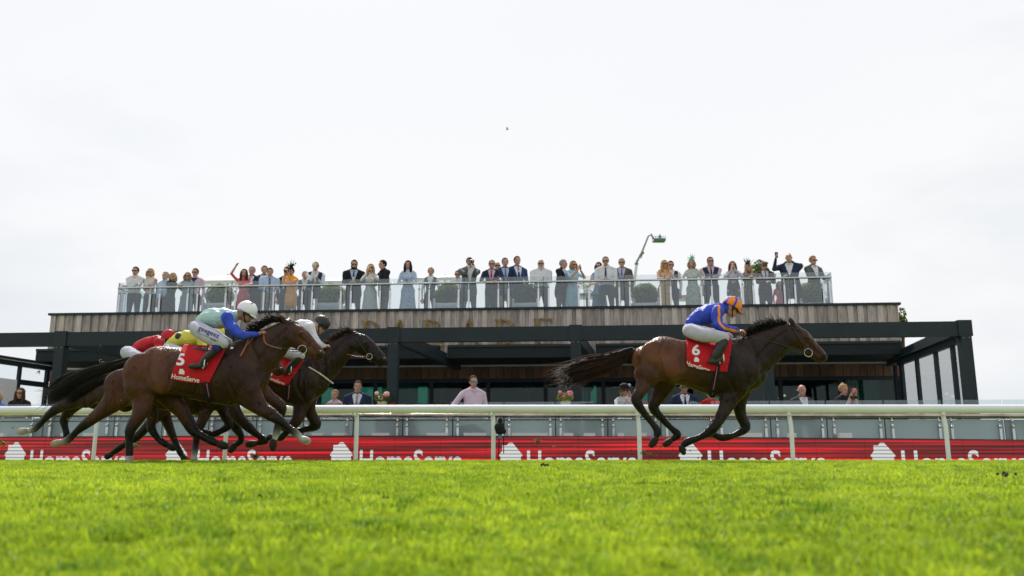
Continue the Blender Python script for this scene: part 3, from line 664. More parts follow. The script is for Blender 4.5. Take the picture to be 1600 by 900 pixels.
# ------------------------------------------------------------------ roof-terrace balustrade
def upper_fence():
    D = DP+.16; t = thing('glass_balustrade', 'clear glass balustrade with steel posts and handrail along the roof terrace edge', 'balustrade', F(0, D, zpt))
    u0, z0 = FU(186, 449.5, D); u1, z1 = FU(1298, 438.5, D); zr = (z0+z1)/2+.03; zg = zr+.145
    n = 18; w = (u1-u0)/n
    for i in range(n):
        a = u0+w*i; b = MB(); b.fbox(a+.010, a+w-.010, D, D+.014, zpt+.056, zg, clear); p = b.build('glass_panel', t)
        b = MB(); b.fbox(a-.007, a+.007, D-.001, D+.015, zpt+.056, zg, edge); b.build('joint', p)
        for dx in (-.13, .13) if i else (.05, .20):
            b = MB(); u = a+dx
            b.beam(F(u, D-.035, zpt+.056), F(u, D-.035, zr-.14), .045, .02, steel, up=(0, 1, 0)); b.tube([F(u, D-.03, zr-.16), F(u, D-.03, zr)], .012, steel, n=8); b.tube([F(u, D-.06, zr-.14), F(u, D-.04, zr-.14)], .024, steel, n=10)
            b.build('post', t)
    for dx in (-.2, -.05):
        b = MB(); u = u1+dx; b.beam(F(u, D-.035, zpt+.056), F(u, D-.035, zr-.1), .045, .02, steel, up=(0, 1, 0)); b.build('post', t)
    b = MB(); b.tube([F(u0, D+2.2, zr), F(u0, D-.03, zr), F(u0+.05, D-.04, zr), F(u1-.05, D-.04, zr), F(u1, D-.03, zr), F(u1, D+2.2, zr)], .024, steel_d, n=12, side=(0, 0, 1)); b.build('handrail', t)
    for u in (u0-.04, u1+.02):
        b = MB(); b.fbox(u, u+.014, D+.03, D+2.2, zpt+.056, zg, clear); b.build('end_panel', t)
        for dd in (.3, 1.0, 1.9):
            b = MB(); b.fbox(u-.02, u+.03, D+dd, D+dd+.05, ZD, zr, steel); b.build('post', t)
upper_fence()

# ------------------------------------------------------------------ planters with clipped box balls
pw = mat('planter_white', (.62, .64, .66), .5, var=.06)
boxleaf = leafmat('box_leaf', (.05, .10, .015), (.26, .30, .05), trans=.35, scale=9)
_leafV = []
def leaf_ball(rx, rz, n, size, seed, flat=.0, hole=None):
    g = np.random.default_rng(seed); V = []; Q = []
    while len(Q) < n:
        d = g.normal(size=3); d /= np.linalg.norm(d)
        if d[2] < -.75: continue
        bump_ = 1+.05*math.sin(d[0]*7+seed)+.04*math.sin(d[2]*9+2*seed)
        p = d*np.array([rx, rx, rz])*bump_*g.uniform(.86, 1.03)
        a = g.normal(size=3); a /= np.linalg.norm(a); c = np.cross(a, g.normal(size=3)); c /= np.linalg.norm(c); s_ = size*g.uniform(.6, 1.3); k = len(V)
        V += [p-a*s_, p+c*s_*.5, p+a*s_, p-c*s_*.5]; Q.append([k, k+1, k+2, k+3])
    return np.array(V), np.array(Q)
def planter(px, label, i, wpx=42, rb=.36):
    D = 21.75; u, _ = FU(px, 470, D); zt = FU(px, 476, D)[1]; o = F(u, D, ZD); t = thing('planter', label, 'planter', o, 'white planters with clipped box balls on the terrace')
    hw = .31; b = MB(); b.fbox(u-hw+.03, u+hw-.03, D-hw+.03, D+hw-.03, ZD+.05, zt, pw); b.fbox(u-hw+.02, u+hw-.02, D-hw+.005, D-hw+.03, zt-.08, zt-.02, pw); b.fbox(u-hw+.02, u+hw-.02, D-hw+.008, D-hw+.03, zt-.30, zt-.24, pw)
    b.build('box', t); b = MB()
    for k in range(7):
        uu = u-hw+.10+k*.07; b.tube([F(uu-.03, D-hw, zt-.11), F(uu, D-hw, zt-.14), F(uu+.03, D-hw, zt-.11)], .008, pw, n=6)
    b.build('scallop_trim', t)
    for sx_ in (-1, 1):
        for sy in (-1, 1):
            b = MB(); b.fbox(u+sx_*hw-.03, u+sx_*hw+.03, D+sy*hw-.03, D+sy*hw+.03, ZD, zt+.04, pw); b.ball(F(u+sx_*hw, D+sy*hw, zt+.075), .035, pw, 10, 8); b.build('corner_post', t)
    b = MB(); V, Q = leaf_ball(rb, rb*.95, 3800, .021, i); b.add(V+F(u, D, zt+rb*.62), Q, boxleaf, smooth=False)
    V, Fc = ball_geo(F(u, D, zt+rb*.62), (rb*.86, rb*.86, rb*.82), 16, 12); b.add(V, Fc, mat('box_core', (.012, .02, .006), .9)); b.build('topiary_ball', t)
planter(343, 'white planter with box ball behind the woman in the red dress, leftmost of the planters', 1)
planter(518, 'white planter with box ball between the orange-dressed woman and the man in a black suit', 2)
planter(700, 'white planter with box ball to the right of the waitress', 3)
planter(822, 'white planter with box ball left of the bald man in a white shirt', 4)
planter(1008, 'white planter with darker box ball left of the woman in a peach dress', 5)
planter(1266, 'white planter with box ball at the right end of the terrace', 6)

# white tilted parasols behind the crowd
canv = mat('parasol_canvas', (.80, .80, .77), .8, var=.03)
canvt = leafmat('parasol_cloth', (.60, .60, .56), (.70, .69, .65), trans=.35, scale=1)
def parasol(px0, px1, ytop, ybot, D, label):
    ua, z1 = FU(px0, ytop, D); ub, _ = FU(px1, ytop, D); z0 = FU(px0, ybot, D)[1]; uc = (ua+ub)/2; hw = (ub-ua)/2
    t = thing('parasol', label, 'parasol', F(uc, D+hw*.6, ZD), 'white parasols open behind the crowd'); dc = D+hw*.6
    ap = F(uc, dc, z1+.10); cs = [F(uc-hw, dc-hw*.6, z0+.16), F(uc+hw, dc-hw*.6, z0+.16), F(uc+hw, dc+hw*.6, z1), F(uc-hw, dc+hw*.6, z1)]
    b = MB()
    for i in range(4): b.add([cs[i], cs[(i+1) % 4], ap], [[0, 1, 2]], canvt, smooth=False)
    for i in range(2, 4): pass
    for i in range(4):
        a_, c_ = cs[i], cs[(i+1) % 4]; b.add([a_, c_, c_-[0, 0, .10], a_-[0, 0, .10]], [[0, 1, 2, 3]], canvt, smooth=False)
    b.build('canopy', t); b = MB(); b.tube([F(uc, dc, ZD), ap], .028, mat('pole_grey', (.35, .36, .36), .4), n=10, side=(1, 0, 0)); b.build('pole', t)
    for c_ in cs:
        b = MB(); b.tube([ap-[0, 0, .06], c_-[0, 0, .02]], .012, mat('rib_dark', (.10, .10, .11), .5), n=6); b.tube([F(uc, dc, z0-.25), (ap+c_)/2-[0, 0, .05]], .011, mat('rib_dark'), n=6); b.build('rib', t)
parasol(290, 396, 428, 447, 24.2, 'white parasol behind the man in the pink shirt at the left of the terrace')
parasol(498, 578, 432, 447, 24.6, 'white parasol behind the man in the black suit and sunglasses')
parasol(648, 735, 430, 442, 24.6, 'white parasol behind the waitress')
parasol(880, 990, 434, 446, 25.0, 'white parasol behind the couple in blue at the round table')

# tall round tables
def table(px, py, label, D=22.1, r=.42):
    u, z_ = FU(px, py, D); t = thing('bar_table', label, 'table', F(u, D, ZD), 'tall round tables on the terrace')
    tm = mat('table_top', (.48, .47, .44), .4); b = MB(); b.tube([F(u, D, z_-.015), F(u, D, z_+.015)], r, tm, n=28, side=(1, 0, 0), cap=False); b.build('table_top', t)
    b = MB(); b.tube([F(u, D, ZD+.02), F(u, D, z_-.015)], .03, dark, n=10, side=(1, 0, 0)); b.build('stem', t); b = MB(); b.tube([F(u, D, ZD), F(u, D, ZD+.02)], .24, dark, n=20, side=(1, 0, 0), cap=False); b.build('base', t)
    return F(u, D, z_+.015)
p = table(917, 463, 'tall round table left of the man with a navy tie')
b = MB(); b.tube([p, p+[0, 0, .12]], .07, pw, n=12, side=(1, 0, 0)); b.add(leaf_ball(.09, .09, 160, .02, 3)[0]+p+[0, 0, .2], leaf_ball(.09, .09, 160, .02, 3)[1], boxleaf)
tag(b.build('flower_pot', None, p), 'small potted plant standing on the tall round table', 'plant pot')
table(1073, 466, 'tall round table behind the woman in the pale green dress', 22.9)

# ------------------------------------------------------------------ shrubs
def shrub(px, py, rpx, D, base_z, label, seed, trunk=True, n=900, asp=1.0, cat='shrub'):
    c = FP(px, py, D); r = rpx/ppm(py, D); o = np.array([c[0], c[1], base_z]); t = thing('shrub', label, cat, o)
    b = MB(); g = np.random.default_rng(seed)
    for k in range(9):
        d = g.normal(size=3)*[.5, .4, .5*asp]; V, Q = leaf_ball(r*.45, r*.45*asp, n//9, .035, seed*10+k); b.add(V+c+d*r, Q, mat_leaf, smooth=False)
    b.build('foliage', t); b = MB(); b.tube([o, (o+c)/2+[.03, 0, 0], c], [.05, .035, .02], mat('bark', (.10, .07, .05), .9), n=8, side=(1, 0, 0)); b.build('trunk', t)
mat_leaf = leafmat('shrub_leaf', (.05, .09, .015), (.20, .25, .03), trans=.45, scale=6)
shrub(1190, 421, 17, 24.0, ZD, 'leafy olive-green bush behind the man in the flat cap', 5, n=1500)
shrub(1408, 510, 11, 21.6, 2.75, 'climbing shrub on the right side of the timber parapet', 8, asp=2.2, n=1300, cat='climber')

# ------------------------------------------------------------------ boom lift far away, with a camera operator
def lift():
    D = 230.0
    def q(px, py): return P(px, py, D)
    o = P(990, 716, D); o[2] = -.33; t = thing('boom_lift', 'tall boom lift with a platform rising in the sky far behind the terrace', 'crane', o)
    gr = mat('boom_grey', (.16, .21, .23), .5); wh = mat('boom_white', (.62, .64, .66), .5); tl = mat('basket_teal', (.08, .17, .17), .6)
    b = MB(); b.tube([o+[0, 0, 1.5], q(991, 440), q(994.5, 414)], [.55, .45, .38], wh, n=10); b.build('lower_boom', t)
    b = MB(); b.tube([q(994, 411), q(1003, 394), q(1013, 369)], [.30, .26, .22], gr, n=10); b.tube([q(1001.5, 403), q(1004, 396)], .16, gr, n=8); b.ball(q(1004.5, 395), .42, gr); b.ball(q(994.5, 412), .55, gr); b.build('upper_boom', t)
    b = MB(); b.tube([q(1013, 369), q(1017.5, 366.3), q(1021, 373)], [.2, .3, .25], gr, n=10); b.build('jib', t)
    b = MB(); c0, c1 = q(1020.5, 377), q(1039, 377); W2 = 1.2; z0, z1 = c0[2], c0[2]+1.1
    for y in (D-W2, D+W2):
        for zz in (z0, z0+.5, z1): b.tube([(c0[0], y, zz), (c1[0], y, zz)], .06, tl, n=6, side=(0, 0, 1))
        for k in range(7): x = c0[0]+(c1[0]-c0[0])*k/6; b.tube([(x, y, z0), (x, y, z1)], .05, tl, n=6, side=(1, 0, 0))
    b.box(((c0[0]+c1[0])/2, D, z0), ((c1[0]-c0[0])/2, W2, .12), tl); b.box(((c0[0]+c1[0])/2, D-W2, z0+.3), ((c1[0]-c0[0])/2, .03, .3), tl); b.build('platform', t)
    b = MB(); b.box(o+[0, 0, 1.0], (2.2, 1.3, .5), gr); 
    for sx_ in (-1.5, 1.5):
        for sy in (-1.3, 1.3): b.tube([o+[sx_, sy-.2, .55], o+[sx_, sy+.2, .55]], .55, mat('black_rubber', (.02, .02, .02), .8), n=16, cap=False)
    b.build('chassis', t); return q(1031.5, 376.5)
lift_p = lift()
# a bird high up
b = MB(); c = P(792.5, 202.5, 120.0); bk = mat('bird_dark', (.05, .05, .05), .8)
b.tube([c+[-.22, 0, -.05], c, c+[.25, 0, .06]], [.02, .07, .02], bk, n=8)
for s_ in (-1, 1):
    b.add([c+[-.08, 0, .02], c+[.10, 0, .04], c+[.05, s_*.5, .2], c+[-.1, s_*.55, .18]], [[0, 1, 2, 3]], bk)
tag(b.build('bird', None, c), 'tiny dark bird flying high in the white sky', 'bird')

# ------------------------------------------------------------------ pots of pink flowers on the ledge
def flowerpot(px, py, D, label, c1, c2, seed):
    u, z_ = FU(px, py, D); o = F(u, D, -.16); t = thing('flower_pot', label, 'flower pot', o, 'potted flowers behind the rail')
    b = MB(); b.tube([F(u, D, -.16), F(u, D, z_-.13)], [.10, .10], mat('pot_stand', (.2, .2, .19), .6), n=12, side=(1, 0, 0)); b.build('stand', t)
    b = MB(); b.tube([F(u, D, z_-.13), F(u, D, z_+.06)], [.075, .10], mat('pot_cream', (.62, .58, .36), .6), n=16, side=(1, 0, 0), cap=False); b.build('pot', t)
    b = MB(); V, Q = leaf_ball(.15, .09, 260, .03, seed); b.add(V+F(u, D, z_+.12), Q, boxleaf, smooth=False); b.build('leaves', t)
    for k in range(8):
        a = k*.9; b = MB(); c = F(u+.11*math.cos(a), D-.07+.05*math.sin(a), z_+.17+.05*math.sin(k*2.1)); m_ = c1 if k % 3 else c2
        for j in range(6): b.ball(c+[.02*math.cos(j), .012*math.sin(j*1.7), .016*math.sin(j)], .022, m_, 7, 5)
        b.build('flower', t)
pink = cloth('petal_pink', (.75, .30, .36)); cream = cloth('petal_cream', (.75, .62, .45))
flowerpot(597.5, 632, 16.6, 'cream pot of pink and cream flowers right of the man in the navy suit', cream, pink, 1)
flowerpot(883.5, 631, 16.6, 'cream pot of bright pink flowers beneath the tail of the leading horse', pink, pink, 2)
# remote camera hung behind the rail
t = thing('camera_rig', 'black hooded camera with a blue clip on a thin stand beside the rail post', 'camera', P(779, 719, 14.0))
bm_ = cloth('black_cover', (.012, .012, .014)); b = MB(); c = P(780.5, 668, 14.0)
b.ball(c, (.085, .09, .09), bm_, 14, 10); b.ball(c+[.02, 0, -.06], (.09, .08, .06), bm_); b.ball(c+[.01, 0, .10], (.04, .05, .07), bm_); b.build('hood', t)
b = MB(); b.tube([P(779, 719, 14.0), P(780, 675, 14.0)], .009, bm_, n=6); b.tube([P(787, 708, 14.0), P(787, 650, 14.0)], .008, bm_, n=6); b.build('stand', t)
b = MB(); c = P(781, 682, 13.95); b.box(c, (.03, .02, .03), mat('clip_blue', (.05, .13, .42), .5)); b.box(c+[-.05, 0, .025], (.018, .02, .014), pw); b.box(c+[.05, 0, .025], (.018, .02, .014), pw); b.build('clip', t)
# ================================================================== THE HORSES
def coatmat(name, rough=.36):
    m = bpy.data.materials.new(name); m.use_nodes = True; nt = m.node_tree; b = nt.nodes['Principled BSDF']; l = nt.links.new
    at = N(nt, 'ShaderNodeAttribute', attribute_name='coat'); tc = N(nt, 'ShaderNodeTexCoord'); no = N(nt, 'ShaderNodeTexNoise'); no.inputs['Scale'].default_value = 3.2; no.inputs['Detail'].default_value = 6
    l(tc.outputs['Object'], no.inputs['Vector']); mr = N(nt, 'ShaderNodeMapRange'); mr.inputs[1].default_value = .3; mr.inputs[2].default_value = .7; mr.inputs[3].default_value = .26; mr.inputs[4].default_value = .82; l(no.outputs['Fac'], mr.inputs[0])
    mx = N(nt, 'ShaderNodeMix', data_type='RGBA', blend_type='MULTIPLY'); mx.inputs['Factor'].default_value = 1; l(at.outputs['Color'], mx.inputs[6]); l(mr.outputs[0], mx.inputs[7]); l(mx.outputs[2], b.inputs['Base Color'])
    b.inputs['Roughness'].default_value = rough; b.inputs['Specular IOR Level'].default_value = .22
    mp = N(nt, 'ShaderNodeMapping'); mp.inputs['Scale'].default_value = (3, 3, 1.2); l(tc.outputs['Object'], mp.inputs[0])
    n2 = N(nt, 'ShaderNodeTexNoise'); n2.inputs['Scale'].default_value = 4.5; n2.inputs['Detail'].default_value = 3; l(mp.outputs[0], n2.inputs['Vector'])
    n3 = N(nt, 'ShaderNodeTexNoise'); n3.inputs['Scale'].default_value = 90; l(tc.outputs['Object'], n3.inputs['Vector'])
    ma = N(nt, 'ShaderNodeMath', operation='MULTIPLY_ADD'); ma.inputs[1].default_value = .10; l(n3.outputs['Fac'], ma.inputs[0]); l(n2.outputs['Fac'], ma.inputs[2])
    bp = N(nt, 'ShaderNodeBump'); bp.inputs['Strength'].default_value = .75; bp.inputs['Distance'].default_value = .045; l(ma.outputs[0], bp.inputs['Height']); l(bp.outputs[0], b.inputs['Normal'])
    return m
coat = coatmat('horse_coat'); hairm = mat('horse_hair', (.009, .007, .006), .6, var=.4, scale=30, spec=.22); hair_b = mat('horse_hair_brown', (.045, .021, .012), .8, var=.5, scale=20, spec=.12)
leather = mat('black_leather', (.014, .012, .012), .4); brownl = mat('tan_leather', (.30, .10, .045), .5); metalb = mat('bit_metal', (.7, .7, .68), .2, metal=1)
REDCLOTH = cloth('red_saddle_cloth', (.52, .012, .02), var=.08, scale=4, bump=.7, bscale=9); whitec = cloth('white_print', (.78, .78, .78), var=.02, bump=0)
BLK = (.010, .008, .008); WHT = (1.1, 1.05, .98)
class Horse: pass
def hair_lock(b, guide, n, spread, r, m, seed, jitter=1.0, tlen=(.55, 1.0), lateral=.5):
    g = np.random.default_rng(seed); guide = catmull(guide, 5); k = len(guide); T = np.gradient(guide, axis=0)
    for i in range(n):
        th = g.uniform(0, 6.28); rr = math.sqrt(g.uniform(0, 1)); end = g.uniform(*tlen); start = g.uniform(0, .28)
        o1 = np.array([math.cos(th)*rr, math.sin(th)*lateral*rr, math.sin(th+1)*rr*.0]); up = np.array([0, 0, 1.]); w1 = g.uniform(-1, 1); w2 = g.uniform(-1, 1); ph = g.uniform(0, 6)
        P_ = []
        for s_ in np.linspace(start, end, 9):
            f = s_*(k-1); i0 = min(int(f), k-2); q = guide[i0]*(1-f+i0)+guide[i0+1]*(f-i0); t = unit(T[i0]); nrm = unit(np.cross(t, [0, 1, 0])); sp = spread[0]+(spread[1]-spread[0])*s_**.8
            fr_ = max(0, s_-.75)/.25
            q = q + nrm*math.cos(th)*rr*sp + np.array([0, 1, 0])*math.sin(th)*rr*sp*lateral + nrm*math.sin(s_*7+ph)*.012*jitter + nrm*w1*.05*jitter*fr_**2 + np.array([0, 1, 0])*w2*.05*fr_**2
            P_.append(q)
        rad = np.array([1, 1, 1, 1, .95, .85, .7, .5, .15])*r*g.uniform(.7, 1.3)
        V, Fc = tube_geo(P_, rad, 3, None, (0, 1, 0), False); b.add(V, Fc[:1], m)
def px3(lst, Y, off=0.0):
    pts = [P(q[0], q[1], Y+off) for q in lst]; r = [q[2]/ppm(q[1], Y+off) for q in lst]; return pts, r
def make_horse(name, label, Y, sp, group='racehorses in the race', voxel=.011):
    h = Horse(); h.Y = Y; s = Solid(); bc, sc_, hc_ = sp['body'], sp['shoulder'], sp['head_col']
    def colp(lst, i): return lst[i]
    pts, r = px3(sp['torso'], Y); k = len(pts)
    V, Fc = tube_geo(pts, r, 22, np.array(r)*np.array(sp.get('tlat', [.62, .70, .72, .74, .72, .66, .52][:k])), (0, 1, 0), True, 4); s.b.add(V, Fc, s.m)
    D = catmull(np.column_stack([np.array(pts), r]), 4)
    for i, q in enumerate(D):
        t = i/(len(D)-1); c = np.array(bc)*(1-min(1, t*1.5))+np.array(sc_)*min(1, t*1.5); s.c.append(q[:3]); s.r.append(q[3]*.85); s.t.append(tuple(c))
    # hip, stifle and shoulder masses on both sides
    for (x, y, rr, lat) in sp.get('mass', []):
        for o in (-1, 1):
            c = P(x, y, Y)+np.array([0, o*lat, 0]); R_ = rr/ppm(y, Y); s.ball(c, (R_, R_*.42, R_), tuple(bc) if x < (sp['torso'][0][0]+sp['torso'][-1][0])/2 else tuple(sc_))
    pts, r = px3(sp['neck'], Y); s.tube(pts, r, tuple(np.array(sc_)*.9+np.array(hc_)*.1), lat=.50, n=18)
    pts, r = px3(sp['head'], Y); n_ = len(pts)
    V, Fc = tube_geo(pts, r, 16, np.array(r)*np.array([.62, .62, .60, .56, .62, .72][:n_]), (0, 1, 0), True, 4); s.b.add(V, Fc, s.m)
    for i, (q, rr) in enumerate(zip(pts, r)):
        s.c.append(q); s.r.append(rr*.8); s.t.append(tuple(hc_) if i < n_-1 else tuple(np.array(hc_)*.25))
    # jaw, lips, nostril, brow
    a, c = np.array(sp['head'][0][:2], float), np.array(sp['head'][-1][:2], float); ax_ = unit(c-a); dn = np.array([-ax_[1], ax_[0]]); Lh = np.linalg.norm(c-a)
    def hp(t, d, lat): q = a+ax_*Lh*t+dn*d*Lh; return P(q[0], q[1], Y)+np.array([0, lat, 0])
    pm = ppm(a[1], Y); U = Lh/pm
    for o in (-1, 1):
        s.ball(hp(.20, .11, o*.060*U/.5), (.15*U, .055*U, .15*U), tuple(hc_)); s.ball(hp(.36, -.10, o*.075*U/.5), (.06*U, .035*U, .035*U), tuple(hc_))
        s.ball(hp(1.0, -.04, o*.055*U/.5), (.062*U, .038*U, .055*U), tuple(np.array(hc_)*.25))
    s.ball(hp(1.0, .13, 0), (.085*U, .065*U, .055*U), tuple(np.array(hc_)*.25)); s.tube([hp(.5, .17, 0), hp(.9, .14, 0)], [.06*U, .055*U], tuple(hc_), lat=.7)
    # ears
    e0, e1 = sp['ear']
    for o, dx in ((-1, 0), (1, 4.5)):
        p0 = P(e0[0]+dx, e0[1], Y)+np.array([0, o*.055, 0]); p1 = P(e1[0]+dx, e1[1], Y)+np.array([0, o*.075, 0]); s.tube([p0, p0*.5+p1*.5, p1], [.030, .034, .010], tuple(np.array(hc_)*.5), lat=.55, n=8)
    # legs
    for off, col_top, lst in sp['legs']:
        Y_ = Y; n_ = len(lst); pts = []; r = []; tg = []
        for i, q in enumerate(lst):
            o = off*min(1, .45+.22*i) if len(q) < 5 else q[4]
            pts.append(P(q[0], q[1], Y+o)); r.append(q[2]/ppm(q[1], Y+o))
        cols = [np.array(q[3] if len(q) > 3 and q[3] is not None else col_top) for q in lst]
        la = np.array([.62 if i < 2 else (.8 if i < 3 else .92) for i in range(n_)])
        V, Fc = tube_geo(pts, r, 14, np.array(r)*la, (0, 1, 0), True, 4); s.b.add(V, Fc, s.m)
        D = catmull(np.column_stack([np.array(pts), r, np.array(cols)]), 4)
        for q in D: s.c.append(q[:3]); s.r.append(q[3]*.9); s.t.append(tuple(np.clip(q[4:7], .004, 1)))
    for x, y, rr, off in sp.get('hooves', []): pass
    V, Fc = s.skin(voxel, 5); V = s.relax(V, Fc, 22, .045, .13); qx, qy = to_px(V)
    for gl in sp.get('grooves', []):
        G = catmull([(x, y, 0) for x, y in gl], 8)[:, :2]; d2 = np.full(len(V), 1e9)
        for gx, gy in G: d2 = np.minimum(d2, (qx-gx)**2+(qy-gy)**2)
        en = 1.0; V[:, 1] -= np.sign(V[:, 1]-Y)*.020*np.exp(-d2/7.0)*np.clip(np.abs(V[:, 1]-Y)/.08, 0, 1)
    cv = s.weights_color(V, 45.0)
    base = P(sp['torso'][3][0], 720, Y); base[2] = 0
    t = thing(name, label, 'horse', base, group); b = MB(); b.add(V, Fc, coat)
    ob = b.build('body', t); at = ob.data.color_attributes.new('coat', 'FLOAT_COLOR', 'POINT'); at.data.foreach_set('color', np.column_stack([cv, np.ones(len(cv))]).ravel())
    h.t = t; h.bvh = BVHTree.FromPolygons([Vector(v) for v in V], [tuple(f) for f in Fc]); h.sp = sp
    # eyes, nostrils
    for o in (-1, 1):
        e = MB(); e.ball(hp(.36, -.07, o*.100*U/.5), (.020, .010, .015), mat('eye_dark', (.01, .008, .006), .08)); e.build('eye', t)
        e = MB(); e.ball(hp(1.01, -.03, o*.068*U/.5), (.016, .008, .020), BLACKM); e.build('nostril', t)
    # hooves
    for lst, wh in sp['hoof']:
        e = MB(); (x0, y0, r0), (x1, y1, r1), off = lst; q0, q1 = P(x0, y0, Y+off), P(x1, y1, Y+off)
        e.tube([q0, q0*.4+q1*.6, q1], [r0*1.0/ppm(y0, Y), r0*1.18/ppm(y0, Y), r1*1.15/ppm(y1, Y)], hoof_w if wh else hoofm, n=12, lat=.95); e.build('hoof', t)
    # mane and tail
    if sp.get('mane'):
        e = MB(); g = np.random.default_rng(11); crest, lift_, mm = sp['mane']; cp = catmull([P(x, y, Y) for x, y in crest], 8); k = len(cp)
        for i in range(sp.get('mane_n', 420)):
            f = g.uniform(0, k-1.001); i0 = int(f); q = cp[i0]*(1-f+i0)+cp[i0+1]*(f-i0); back = unit(cp[0]-cp[-1]); ln = lift_*g.uniform(.5, 1.15)*(1-.35*abs(f/(k-1)-.5)); up = np.array([0, 0, 1.])
            y_ = g.uniform(-1, 1); d1 = unit(up*g.uniform(.5, 1.1)+back*g.uniform(.1, 1.0)+[0, y_*.4, 0]); d2 = unit(d1*.4+back*g.uniform(.2, 1.2)-up*g.uniform(-.5, .7)+[0, y_*.6, 0])
            q = q+[0, y_*.02, -.02]; P_ = [q, q+d1*ln*.4, q+d1*ln*.65+d2*ln*.2, q+d1*ln*.7+d2*ln*.55]
            V2, F2 = tube_geo(P_, np.array([.006, .0055, .004, .001])*g.uniform(.7, 1.3), 3, None, (0, 1, 0), False, 2); e.add(V2, F2[:1], mm)
        e.build('mane', t)
    if sp.get('tail'):
        e = MB(); G, nn, spread, mm = sp['tail']; gp = [P(x, y, Y) for x, y, *_ in G]
        e.tube(gp[:3], [.028, .03, .018], mm, n=10, sub=2); hair_lock(e, np.array(gp), nn, spread, .0042, mm, 5, sp.get('tjit', 1.0)); 
        hair_lock(e, np.array(gp), nn//5, (spread[0], spread[1]*1.45), .0036, hair_b if sp.get('tbrown') else mm, 6, 1.4, (.7, 1.10)); e.build('tail', t)
    return h
hoof_w = mat('hoof_pale', (.30, .27, .23), .5, var=.35, scale=14); BLACKM = mat('near_black', (.006, .006, .006), .6); hoofm = mat('hoof_horn', (.022, .018, .016), .6, spec=.2, var=.3, scale=12)
def on_surface(h, px, py, lift_=.008, bvh=None):
    d = ray(px, py); d = d/np.linalg.norm(d); o = np.array([0, 0, CAM_H])
    hit = (bvh or h.bvh).ray_cast(Vector(o), Vector(d))
    if hit[0] is None:
        return P(px, py, h.Y)
    return np.array(hit[0])-d*lift_
def strap(h, pts, r, m, name, parent=None, flat=None, sub=5, lift_=.006):
    Q = catmull(np.array([list(p)+[0] for p in pts], float), sub) if len(pts) > 2 else np.array([[pts[0][0]*(1-t)+pts[1][0]*t, pts[0][1]*(1-t)+pts[1][1]*t, 0] for t in np.linspace(0, 1, 9)])
    b = MB(); b.tube([on_surface(h, x, y, lift_) for x, y, _ in Q], r, m, n=6); return b.build(name, parent or h.t)
def free_line(pts, r, m, name, parent):
    b = MB(); b.tube(pts, r, m, n=6, sub=3); return b.build(name, parent)
def ringm(c, r, m, name, parent, w=.006):
    b = MB(); b.tube([c+np.array([math.cos(a)*r, 0, math.sin(a)*r]) for a in np.linspace(0, 6.28, 22)], w, m, n=6, cap=False); return b.build(name, parent)
